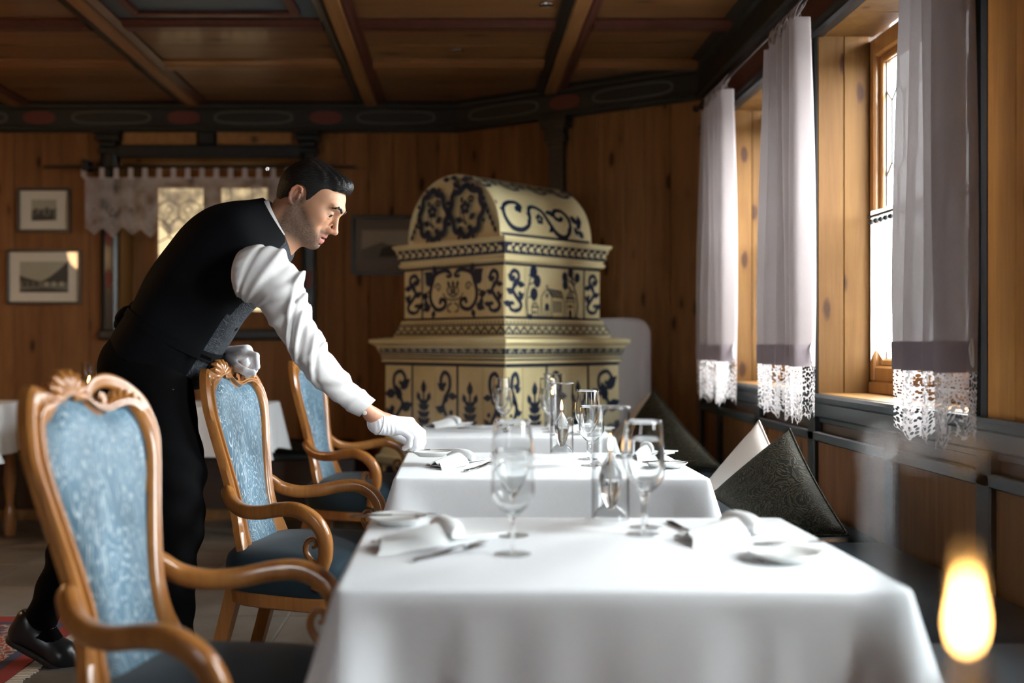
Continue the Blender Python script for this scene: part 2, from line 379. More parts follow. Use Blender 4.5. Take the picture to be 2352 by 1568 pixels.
# far wall, with the opening of the inner window
FW = (-2.43, -1.13, 1.27, 2.47)
m = MB()
m.box((XL, YF+.02, 0), (FW[0], YF+.3, CEIL)); m.box((FW[1], YF+.02, 0), (.2, YF+.3, CEIL))
m.box((FW[0], YF+.02, 0), (FW[1], YF+.3, FW[2])); m.box((FW[0], YF+.02, FW[3]), (FW[1], YF+.3, CEIL))
wf = struct('wall_far', m, BENCHW)
def far_spans(s0, s1):
    x0, x1 = XL+s0, XL+s1; out = []
    cuts = sorted({x0, x1, *[c for c in FW[:2] if x0 < c < x1]})
    for a, b in zip(cuts, cuts[1:]):
        if b-a < .01: continue
        mid = (a+b)/2
        if FW[0] < mid < FW[1]: out += [(0, FW[2], a-XL, b-XL), (FW[3], 2.70, a-XL, b-XL)]
        else: out.append((0, 2.70, a-XL, b-XL))
    return out
plank_wall(wf, Vector((XL, YF+.02)), Vector((1,0)), Vector((0,-1)), -.015-XL, far_spans, PINE)
# slanting wall behind the stove
m = MB(); n3 = Vector((ang_n.x, ang_n.y, 0)); e3 = Vector((ang_e.x, ang_e.y, 0)); b3 = Vector((B_.x, B_.y, 0))
m.obox(b3-n3*.02-e3*.05, e3*(ang_len+.1), -n3*.2, (0,0,CEIL)); wc = struct('wall_corner', m, BENCHW)
plank_wall(wc, B_-ang_n*.02, ang_e, ang_n, ang_len, lambda a, b: [(0, 2.70, a, b)], PINE)
# left and back walls (out of the picture, they close the room)
wl = struct('wall_left', MB().box((XL-.2, YB, 0), (XL, YF+.3, CEIL)), PINE)
BW = [(-1.95, -1.70)]
m = MB(); xs = [XL]+[t for w in BW for t in w]+[WX+.25]
for k in range(0, len(xs), 2): m.box((xs[k], YB-.25, 0), (xs[k+1], YB, CEIL))
for a, b in BW: m.box((a, YB-.25, 0), (b, YB, SILL)); m.box((a, YB-.25, LINT), (b, YB, CEIL))
wb_ = struct('wall_back', m, PINE)
for a, b in BW: portal('window_portal', ((a+b)/2, YB-.3, (SILL+LINT)/2), (-PI/2, 0, 0), b-a, LINT-SILL)
# window wall
m = MB(); TH = .30; ys = sorted(WINDOWS); e = [YB-.25]+[t for w in ys for t in w]+[6.6]
for k in range(0, len(e), 2): m.box((WX+.02, e[k], 0), (WX+TH, e[k+1], CEIL))
for a, b in ys: m.box((WX+.02, a, 0), (WX+TH, b, SILL-.03)); m.box((WX+.02, a, LINT+.02), (WX+TH, b, CEIL))
wr = struct('wall_right', m, BENCHW)
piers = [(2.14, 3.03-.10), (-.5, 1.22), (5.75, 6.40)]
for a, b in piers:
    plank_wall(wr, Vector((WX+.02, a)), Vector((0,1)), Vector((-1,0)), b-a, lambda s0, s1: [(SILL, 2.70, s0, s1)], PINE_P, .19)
# wainscot: framed pine panels below the sills
yy = [YB, -1.2, -.4, .3, 1.1, 1.65, 2.25, 2.93, 3.57, 4.37, 5.17, 5.95, 6.40]
for a, b in zip(yy, yy[1:]):
    obj('wainscot_panel', MB().cbox((WX+.004, a+.03, .06), (WX+.024, b-.03, .80), .004), PINE, wr)
    obj('wainscot_stile', MB().cbox((WX-.016, b-.04, .04), (WX+.022, b+.04, .86), .006), GREENW, wr)
obj('wainscot_rail', MB().cbox((WX-.016, YB, .76), (WX+.022, 6.40, .80), .005), GREENW_S, wr)
# sill moulding along the wall
pr = [(0,.835), (.012,.84), (.012,.855), (.028,.865), (.028,.915), (.05,.925), (.055,.945), (.05,.956), (0,.956)]
m = MB(); m.loft([[(WX+.02-u, y, z) for u, z in pr] for y in (YB, 6.40)]); struct('trim_1', m, GREENW_S, None, 30)
# posts, lintel and the dark red band above
def moulded_post(y0, y1, z0, z1):
    w = y1-y0; prf = [(0,0), (0,-.022), (w*.18,-.03), (w*.25,-.018), (w*.4,-.018), (w*.47,-.034), (w*.6,-.034), (w*.66,-.018), (w*.8,-.018), (w*.86,-.03), (w,-.024), (w,0)]
    m = MB(); m.loft([[(WX+.02+v, y0+u, z) for u, v in prf] for z in (z0, z1)]); return m
k = 0
for a, b in ys:
    for y0, y1 in ((a-.10, a), (b, b+.045)):
        obj('window_post', moulded_post(y0, y1, SILL, LINT+.06), GREENW, wr, 30)
m = MB(); m.loft([[(WX+.02-u, y, z) for u, z in ((0,2.43), (.035,2.43), (.045,2.445), (.035,2.47), (.04,2.49), (.03,2.50), (0,2.50))] for y in (YB, 6.40)])
obj('lintel_moulding', m, GREENW, wr, None)
obj('red_band', MB().box((WX-.004, YB, 2.50), (WX+.022, 6.40, 2.70)), REDW, wr)

# frieze under the ceiling, mitred round the corners
def inset_path(path, d):
    out = []
    for i, p in enumerate(path):
        ns = []
        if i > 0: t = (p-path[i-1]).normalized(); ns.append(Vector((t.y, -t.x)))
        if i < len(path)-1: t = (path[i+1]-p).normalized(); ns.append(Vector((t.y, -t.x)))
        n = sum(ns, Vector((0,0))).normalized(); out.append(p+n*(d/max(.3, n.dot(ns[0]))))
    return out
path = [A_, B_, C_, Vector((WX, YB))]
prof = [(0,2.655), (.035,2.655), (.05,2.67), (.05,2.69), (.03,2.70), (.03,2.815), (.055,2.825), (.06,2.84), (.13,2.86), (.21,2.895), (.24,2.90), (0,2.90)]
rings = list(zip(*[[(p.x, p.y, z) for p in inset_path(path, d)] for d, z in prof]))
fr = struct('trim_2', MB().loft([list(r) for r in rings]), FRIEZE)
def oval(c, e, n, rx, rz, seg=28, sq=2.4):
    pts = []
    for k in range(seg):
        a = 2*PI*k/seg; ca, sa = math.cos(a), math.sin(a)
        pts.append(c+e*(rx*math.copysign(abs(ca)**(2/sq), ca))+Vector((0,0,rz*math.copysign(abs(sa)**(2/sq), sa)))-n*.001)
    return MB().prism(pts, n*.003)
ex, ny = Vector((1,0,0)), Vector((0,-1,0))
def frieze_marks(orig, e, n, items):
    for s, kind in items:
        c = orig+e*s+n*.03+Vector((0,0,2.757))
        if kind == 'r': obj('painted_oval', oval(c, e, n, .115, .046), PAINT_RED, fr)
        else:
            obj('painted_cartouche', oval(c, e, n, .28, .048, 32, 3.2), PAINT_GREY, fr); obj('painted_cartouche_field', oval(c+n*.0025, e, n, .262, .036, 32, 3.0), FRIEZE, fr)
frieze_marks(Vector((0, YF, 0)), ex, ny, [(-4.49,'g'), (-3.99,'r'), (-3.48,'g'), (-2.98,'r'), (-2.47,'g'), (-1.96,'r'), (-1.466,'g'), (-.957,'r'), (-.463,'g')])
frieze_marks(b3, e3, n3, [(.38,'g'), (.86,'r'), (1.34,'g')])
# ceiling: panels between beams
ce = struct('ceiling', MB().box((XL-.1, YB-.3, CEIL+.02), (WX+.3, YF+.3, CEIL+.12)), BENCHW)
bx = [XL, -3.11, -1.878, -.634, .594, WX]; by = [YB, -.9, .7, 2.3, 3.9, 5.53, 6.32, YF]
for i in range(5):
    for j in range(7):
        x0, x1, y0, y1 = bx[i], bx[i+1], by[j], by[j+1]
        if i == 2 and j == 4 or (i == 2 and j in (1,)): 
            m = MB().box((x0, y0, CEIL), (x1, y1, CEIL+.02)); pnl = obj('painted_panel', m, PAINT_BLUE, ce, label='slate blue painted ceiling panel with a red inner frame')
            a0, a1, c0, c1 = x0+.24, x1-.24, y0+.24, y1-.22; m = MB()
            for q in (((a0-.05,c0-.05),(a1+.05,c0)), ((a0-.05,c1),(a1+.05,c1+.05)), ((a0-.05,c0),(a0,c1)), ((a1,c0),(a1+.05,c1))):
                m.cbox((*q[0], CEIL-.02), (*q[1], CEIL+.002), .006)
            obj('inner_frame', m, REDW, pnl); continue
        if y1 <= 2.4:                                    # out of the picture
            obj('panel', MB().box((x0, y0, CEIL), (x1, y1, CEIL+.02)), CEILW, ce); continue
        nb = 4 if y1-y0 > 1 else 2
        for k in range(nb):
            ya, yb2 = y0+(y1-y0)*k/nb, y0+(y1-y0)*(k+1)/nb
            obj('plank', MB().cbox((x0, ya+.0015, CEIL), (x1, yb2-.0015, CEIL+.02), .003), CEILW, ce)
for x in bx[1:-1]:
    obj('beam', MB().cbox((x-.045, YB, BEAM), (x+.045, YF-.1, CEIL+.01), .012), BEAMW, ce)
    for s in (-1, 1):
        m = MB(); pf = [(.045, CEIL), (.045, BEAM+.006), (.06, BEAM+.006), (.075, BEAM+.014), (.10, BEAM+.02), (.10, CEIL)]
        m.loft([[(x+s*u, y, z) for u, z in pf] for y in (YB, YF-.1)]); obj('beam_moulding', m, REDW if s > 0 else GREENW, ce)
for y in by[1:-1]:
    for a, b in zip(bx, bx[1:]):
        m = MB(); pf = [(-.10, CEIL), (-.10, BEAM+.022), (-.06, BEAM+.012), (-.04, BEAM+.004), (.04, BEAM+.004), (.06, BEAM+.012), (.10, BEAM+.022), (.10, CEIL)]
        m.loft([[(x, y+u, z) for u, z in pf] for x in (a+.1*(a > XL), b-.1*(b < WX))]); obj('cross_beam', m, CROSSW if abs(y-5.53) > .1 else REDW, ce)
for i, (px, py) in enumerate(((583,145), (1050,113), (1255,8))):
    d = (CEIL-HZ)*F/(HY-py); p = Vector(((px-CX)/F*d, d, CEIL))
    t = thing('ceiling_spotlight', ['small glowing amber ceiling spot between the beams above the waiter', 'small unlit ceiling spot in the panel above the tiled stove', 'small ceiling spot in the bright pine panel above the stove vault'][i], 'spotlight', p-Vector((0,0,.012)), 0, 'recessed ceiling spots')
    obj('ring', MB().lathe([(.022,.011), (.035,.011), (.038,.004), (.033,0), (.022,.003)], 20), STEEL, t, 40); obj('lens', MB().lathe([(.0,.004), (.022,.004), (.022,.009), (0,.009)], 16), emit('spot_lens', (1,.42,.12), [1.4,.15,.3][i]), t)

# inner window of the far wall: posts with carved capitals, lintel, panes
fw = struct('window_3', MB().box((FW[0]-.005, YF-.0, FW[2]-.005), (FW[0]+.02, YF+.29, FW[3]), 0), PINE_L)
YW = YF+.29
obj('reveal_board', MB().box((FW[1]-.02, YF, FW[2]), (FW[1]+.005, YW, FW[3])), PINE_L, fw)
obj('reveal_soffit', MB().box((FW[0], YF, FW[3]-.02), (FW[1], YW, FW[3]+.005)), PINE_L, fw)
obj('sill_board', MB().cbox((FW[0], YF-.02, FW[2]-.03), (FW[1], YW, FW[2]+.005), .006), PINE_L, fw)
for x0, x1, z0, z1 in ((-2.43,-2.236,1.27,2.45), (-1.897,-1.772,1.40,2.31), (-1.426,-1.13,1.27,2.45), (-2.236,-1.426,2.31,2.45), (-2.236,-1.426,1.27,1.40)):
    obj('sash_frame', MB().cbox((x0, YW-.02, z0), (x1, YW+.04, z1), .006), PINE, fw)
def clip_rect(poly, x0, x1, z0, z1):
    for ax, lim, sg in ((0,x0,1), (0,x1,-1), (1,z0,1), (1,z1,-1)):
        out = []; n = len(poly)
        for i in range(n):
            p, q = poly[i], poly[(i+1)%n]; dp, dq = sg*(p[ax]-lim), sg*(q[ax]-lim)
            if dp >= 0: out.append(p)
            if dp*dq < 0: t = dp/(dp-dq); out.append((p[0]+(q[0]-p[0])*t, p[1]+(q[1]-p[1])*t))
        poly = out
        if not poly: break
    return poly
def hex_panes(x0, x1, z0, z1, w, side, amp, ztop):
    """leaded honeycomb: polygons (outline) inside a rectangle; ztop is a zigzag's upper height"""
    out = []; pitch = side+amp; r = -1
    z = ztop+3*pitch
    row = 1
    while z > z0-1:
        off = 0 if row % 2 else w/2
        c = x0-w+off
        while c < x1+w:
            h = [(c-w/2, z-amp), (c, z), (c+w/2, z-amp), (c+w/2, z-pitch), (c, z-pitch-amp), (c-w/2, z-pitch)]
            q = clip_rect(h, x0, x1, z0, z1)
            if len(q) >= 3:
                A = abs(sum(q[i][0]*q[(i+1)%len(q)][1]-q[(i+1)%len(q)][0]*q[i][1] for i in range(len(q))))/2
                if A > 4e-4: out.append(q)
            c += w
        z -= pitch; row += 1
    return out
for x0, x1 in ((-2.236,-1.897), (-1.772,-1.426)):
    lead = MB()
    for i, q in enumerate(hex_panes(x0, x1, 1.40, 2.31, .156, .092, .045, 2.225)):
        cx = sum(p[0] for p in q)/len(q); cz = sum(p[1] for p in q)/len(q)
        ins = [(cx+(p[0]-cx)*.97, cz+(p[1]-cz)*.97) for p in q]
        obj('pane', MB().prism([(p[0], YW+.012, p[1]) for p in ins], (0,.004,0)), WARMPANE if (random.random() < .72 or cz > 2.0) else WARMPANE2, fw)
        lead.tube([(p[0], YW+.01, p[1]) for p in q], .0055, 5, loop=True, up=(0,1,0))
    obj('lead_came', lead, LEAD, fw)
m = MB()
for x0, x1 in ((-2.545,-2.43), (-1.13,-1.03)):
    pfr = [(0,0), (0,-.03), (.02,-.045), (.03,-.03), (.085,-.03), (.095,-.045), (x1-x0,-.03), (x1-x0,0)]
    obj('post', MB().loft([[(x0+u, YF+v, z) for u, v in pfr] for z in (1.24, 2.60)]), GREENW, fw)
    c = (x0+x1)/2
    for k, (hw, z0, z1, dp) in enumerate(((.075,2.50,2.545,.055), (.062,2.545,2.585,.07), (.088,2.585,2.63,.085), (.095,2.63,2.66,.10))):
        obj('capital', MB().cbox((c-hw, YF-dp, z0), (c+hw, YF, z1), .01), GREENW, fw)
    for z in (1.62, 1.92): obj('painted_oval', oval(Vector((c, YF-.03, z)), ex, ny, .026, .065), PAINT_RED, fw)
obj('lintel', MB().cbox((-2.43, YF-.05, 2.47), (-1.13, YF, 2.565), .012), GREENW, fw)
obj('lintel_block', MB().cbox((-1.865, YF-.045, 2.565), (-1.735, YF, 2.66), .01), GREENW, fw)
obj('sill_moulding', MB().cbox((-2.56, YF-.06, 1.19), (-1.02, YF, 1.265), .015), GREENW, fw)
for a, b in ((-2.40,-1.87), (-1.73,-1.20)): obj('frieze_panel', MB().cbox((a, YF-.02, 2.565), (b, YF, 2.66), .006), PINE_H, fw)
# dark post with a capital on the slanting wall
t = thing('corner_post', 'dark green painted wall post with carved capital rising behind the stove', 'post')
s0 = .80
def angbox(s, hw, dp, z0, z1):
    return MB().obox(b3+e3*(s-hw)-n3*.0+Vector((0,0,z0)), e3*(2*hw), n3*dp, (0,0,z1-z0))
t.location = b3+e3*s0
obj('shaft', angbox(s0, .052, .05, 0, 2.52), GREENW, t, local=False)
for hw, z0, z1, dp in ((.06,2.46,2.50,.06), (.075,2.50,2.54,.07), (.068,2.54,2.585,.075), (.095,2.585,2.62,.095), (.10,2.62,2.655,.10)):
    obj('capital', angbox(s0, hw, dp, z0, z1), GREENW, t, local=False)

# outer windows in deep pine reveals
XW = WX+.215
for wi, (a, b) in enumerate(WINDOWS):
    near = wi < 2
    w = struct('window_%d' % (wi+1) if near else 'window_%d' % (wi+2), MB().cbox((WX-.0, a-.002, SILL-.03), (XW+.05, b+.002, SILL+.002), .006), PINE_H)
    nb = 2 if near else 1
    for k in range(nb):
        x0, x1 = WX+.215*k/nb, WX+.215*(k+1)/nb
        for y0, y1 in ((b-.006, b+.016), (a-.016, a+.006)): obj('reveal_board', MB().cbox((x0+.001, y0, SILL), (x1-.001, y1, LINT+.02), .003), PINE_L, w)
    for k in range(4 if near else 1):
        n_ = 4 if near else 1
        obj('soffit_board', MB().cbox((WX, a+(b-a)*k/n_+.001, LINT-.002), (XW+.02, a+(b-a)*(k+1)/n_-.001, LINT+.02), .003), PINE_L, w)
    z0, z1 = SILL+.05, LINT-.02
    for q0, q1 in (((a,z0),(a+.05,z1)), ((b-.05,z0),(b,z1)), ((a+.05,z1-.08),(b-.05,z1)), ((a+.05,z0),(b-.05,z0+.065))):
        obj('frame', MB().cbox((XW, q0[0], q0[1]), (XW+.05, q1[0], q1[1]), .008), FRAMEW, w)
    obj('frame_base', MB().cbox((XW-.005, a, SILL), (XW+.06, b, z0), .006), FRAMEW, w)
    g0, g1, h0, h1 = a+.05, b-.05, z0+.065, z1-.08
    mid = (g0+g1)/2
    for q0, q1 in ((g0, mid-.03), (mid+.03, g1)):
        for r0, r1 in (((q0,h0),(q0+.028,h1)), ((q1-.028,h0),(q1,h1)), ((q0+.028,h1-.028),(q1-.028,h1)), ((q0+.028,h0),(q1-.028,h0+.028))):
            obj('sash_frame', MB().cbox((XW+.022, r0[0], r0[1]), (XW+.062, r1[0], r1[1]), .005), FRAMEW, w)
        if near:
            lead = MB()
            for q in hex_panes(q0+.028, q1-.028, h0+.028, h1-.028, .115, .25, .05, 2.19):
                cx = sum(p[0] for p in q)/len(q); cz = sum(p[1] for p in q)/len(q)
                obj('pane', MB().prism([(XW+.04, cx+(p[0]-cx)*.97, cz+(p[1]-cz)*.985) for p in q], (.003,0,0)), PANE, w)
                lead.tube([(XW+.041, p[0], p[1]) for p in q], .0042, 5, loop=True, up=(1,0,0))
            obj('lead_came', lead, LEAD, w)
        else: obj('pane', MB().box((XW+.04, q0+.028, h0+.028), (XW+.044, q1-.028, h1-.028)), PANE, w)
    obj('mullion', MB().cbox((XW+.005, mid-.03, h0), (XW+.06, mid+.03, h1), .006), FRAMEW, w)
# ground outside
struct('ground', MB().box((WX+.3, -40, -1.2), (60, 50, -1.1)), simple('grey_street', (.16,.16,.16), .9))
struct('ground_back', MB().box((-40, -60, -1.2), (WX+.2, YB-.3, -1.1)), simple('grey_yard', (.16,.16,.16), .9))

# ------------------------------------------------------------------ curtains on the window wall
def sheet_uv(me, w, h, nu, nv):
    uv = me.uv_layers.new(name='UVMap'); vi = np.empty(len(me.loops), np.int32); me.loops.foreach_get('vertex_index', vi)
    u = (vi//(nv+1))/nu*w; v = (vi%(nv+1))/nv*h
    uv.data.foreach_set('uv', np.stack([u, v], 1).astype(np.float32).ravel())
def curtain(label, pth, z_top, z_hem, z_bot, rod_z, rod_x, kind):
    c = thing('curtain', label, 'curtain', (pth[0][0], pth[len(pth)//2][1], z_bot), 0, 'linen curtains along the window wall')
    P2 = smooth_path([(p[0], p[1], 0) for p in pth], 8); n = len(P2)-1
    cum = [0]
    for i in range(n): cum.append(cum[-1]+(P2[i+1]-P2[i]).length)
    L = cum[-1]; cy = sum(p.y for p in P2)/len(P2)
    def at(u, z):
        i = min(int(u*n), n-1); f = u*n-i; p = P2[i].lerp(P2[i+1], f)
        k = (z_top-z)/(z_top-z_bot); sq = .80+.22*min(1, k*1.4)           # gathered at the top
        return Vector((p.x+.006*math.sin(9*u+3*z), cy+(p.y-cy)*sq, z))
    nu, nv = n*2, 40
    m = MB(); m.grid(lambda u, v: at(u, z_hem+(z_top-z_hem)*v), nu, nv); me = mesh_of('panel', m, SHEER, 180, False, c.location); obj('panel', me, None, c)
    m = MB(); m.grid(lambda u, v: at(u, z_hem-.002+(.085)*v)+Vector((-.0035,0,0)), nu, 4); obj('hem_band', m, SHEER_H, c, 180, False, False)
    def zz(u): return .028*abs(((u*L/.055) % 1)*2-1)+.016*math.sin(u*L*26)
    m = MB(); nvl = 14; m.grid(lambda u, v: at(u, (z_bot+zz(u))*(1-v)+(z_hem+.004)*v), nu*2, nvl); me = mesh_of('lace_edge', m, LACE, 180, False, c.location); sheet_uv(me, L, .19, nu*2, nvl); obj('lace_edge', me, None, c)
    nt = 11
    for k in range(nt):
        u = (k+.5)/nt*(.86 if kind else 1); p = at(u, z_top); q = Vector((rod_x, p.y+.035*(1 if k%2 else -1)*.3, rod_z))
        mm = MB()
        for dx in (-.012, .012):
            mid = (p+q)/2+Vector((dx,0,0)); pts = [p+Vector((0,0,-.01)), mid, q+Vector((dx*.6,0,.008))]
            mm.sweep(smooth_path(pts, 4), [(-.0015,-.010), (.0015,-.010), (.0015,.010), (-.0015,.010)], (0,1,0))
        obj('tab', mm, SHEER, c, None, False)
    tp = at(.93, z_hem+.09)
    obj('tie_loop', MB().tube(smooth_path([tp, tp+Vector((-.012,-.012,-.03)), tp+Vector((-.008,-.02,-.075)), tp+Vector((-.004,-.012,-.03)), tp], 4), .0035, 5), SHIRT, c, 60, False)
    return c
def folds(y_far, y_near, x, amp, nf, flap):
    pts = []
    for k in range(nf*2+1):
        t = k/(nf*2); pts.append((x+(amp if k%2 else -amp)*(.8+.4*random.random()), y_far+(y_near+.07-y_far)*t))
    return pts+[(x-.05, y_near+.03), (x-.035, y_near-.005), (x+flap*.5, y_near-.012), (x+flap, y_near-.005)]
RX = 1.345
curtain('long mauve grey linen curtain nearest the foreground, at the right window edge', folds(3.17, 2.80, 1.33, .022, 3, .05), 2.46, 1.085, .885, 2.505, RX, 1)
curtain('mauve grey curtain hanging between the two windows, bright white edge on its right', folds(4.62, 4.05, 1.335, .026, 4, .035), 2.44, 1.075, .86, 2.505, RX, 1)
curtain('mauve grey curtain hanging closest to the stove, beyond the last window', folds(5.83, 5.20, 1.335, .026, 4, .035), 2.44, 1.075, .86, 2.505, RX, 1)
t = thing('curtain_rod', 'thin dark iron curtain rod running below the ceiling along the windows', 'curtain rod', (RX, 4, 2.505))
obj('rod', MB().tube([(RX, y, 2.507) for y in (1.9, 3, 4.4, 5.0, 5.98)], .009, 8), IRON, t, 60, False)
obj('finial', MB().lathe([(0,-.02), (.014,-.016), (.02,0), (.014,.016), (0,.02)], 12, (RX, 5.99, 2.507)), IRON, t, 60, False)
for y in (2.93, 4.42, 5.95): obj('bracket', MB().tube([(RX, y, 2.505), (RX+.05, y, 2.50), (WX, y, 2.53)], .007, 6), IRON, t, 60, False)
# short net curtains on the lower half of the glass
for wi, (a, b) in enumerate(WINDOWS[:2]):
    lab = ['short white net half curtain with black beads on the nearer window', 'short white net half curtain on the window by the stove'][wi]
    z0, z1 = 1.09, 1.70; y0, y1 = a+.08, b-.065
    t = thing('cafe_curtain', lab, 'curtain', (XW-.02, (a+b)/2, z0), 0)
    L = y1-y0; nv = 16; nu = 60
    m = MB(); m.grid(lambda u, v: (XW-.018+.006*math.sin(u*50), y0+L*u, (z0+.05*abs(((u*L/.11)%1)*2-1))*(1-v)+z1*v), nu, nv)
    me = mesh_of('net', m, LACE_C, 180, False, t.location); sheet_uv(me, L, .6, nu, nv); obj('net', me, None, t)
    obj('rail', MB().tube([(XW-.02, y0-.015, z1-.02), (XW-.02, y1+.02, z1-.02)], .006, 8), IRON, t, 60, False)
    bm_ = mesh_of('bead', MB().lathe([(0,-.011), (.009,-.007), (.012,0), (.009,.007), (0,.011)], 8), IRON, 60)
    for k in range(24):
        o = obj('bead', bm_, None, t); o.location = Vector((XW-.03, y1-.03-k*L/24, z1-.045))-t.location
# ------------------------------------------------------------------ tiled stove, built into the corner
SCX, SCY = .248, 6.40; r2 = math.sqrt(.5); sq_ = math.radians(44.2); cs_, sn_ = math.cos(sq_), math.sin(sq_)
nR, eR = Vector((sn_,-cs_,0)), Vector((cs_,sn_,0)); nL, eL = Vector((-cs_,-sn_,0)), Vector((-sn_,cs_,0))
S0 = Vector((SCX, SCY, 0))
stove = thing('tiled_stove', 'cream tiled stove with blue painted ornament and rounded vault in the room corner', 'stove', S0)
def sring(h, z):
    return [S0+nR*h-eR*h+Vector((0,0,z)), S0+nR*h+eR*h+Vector((0,0,z)), S0-nR*h+eR*h+Vector((0,0,z)), S0-nR*h-eR*h+Vector((0,0,z))]
def stack(name, prof, mat=None, smooth=25):
    return obj(name, MB().loft([sring(h, z) for h, z in prof]), mat or CREAM, stove, smooth, False)
UP, LO = .424, .509
def up_h(z):                                       # the upper body is waisted
    t = (z-1.30)/.32; return UP+.012*(2*t-1)**2-.008+.006*t
def lo_h(z): return LO+.012*((1.045-z)/.5-.5)
stack('plinth', [(.53,.0), (.53,.30), (.52,.33), (.52,.42), (.545,.44), (.55,.475), (.53,.49), (.515,.53)])
stack('lower_body', [(lo_h(z)-.012, z) for z in (.53,.7,.85,1.05)])
stack('lower_cornice', [(.515,1.045), (.523,1.055), (.518,1.068), (.526,1.08), (.52,1.092), (.53,1.10), (.547,1.145), (.568,1.163), (.578,1.168), (.578,1.188), (.50,1.20)])
stack('middle_band', [(.475,1.19), (.468,1.21), (.452,1.25), (.446,1.272), (.44,1.278), (.436,1.30)])
stack('upper_body', [(up_h(z)-.012, z) for z in (1.30,1.38,1.46,1.54,1.625)])
stack('upper_cornice', [(.428,1.618), (.446,1.626), (.448,1.642), (.436,1.648), (.44,1.66), (.462,1.73), (.474,1.742), (.478,1.757), (.40,1.762)])
# barrel vault, its arched end on the left face
VR, VH, VL0, VL1, vt = .385, .385, .0, .80, .40
hv = .452
vault_o = S0+nL*(hv-.012)+nR*0                       # plane of the arched end
corner = S0+nL*hv+nR*hv
def vpt(a, l, k=1.0):                               # a: angle over the arch 0..pi from the corner side, l: depth along the barrel
    c = corner+eL*(.035+VR)+Vector((0,0,1.757))
    ww = VR*math.cos(a); hz = VH*math.sin(a)**.9*1.0
    return c-eL*ww*k+Vector((0,0,hz*k))+eR*l
m = MB(); seg = 28
m.loft([[vpt(PI*i/seg, l, k) for i in range(seg+1)] for l, k in ((.02,.97), (.0,.985), (.0,1.0), (VL1,1.0), (VL1,.9))], cap=True)
obj('vault', m, CREAM, stove, 30, False)
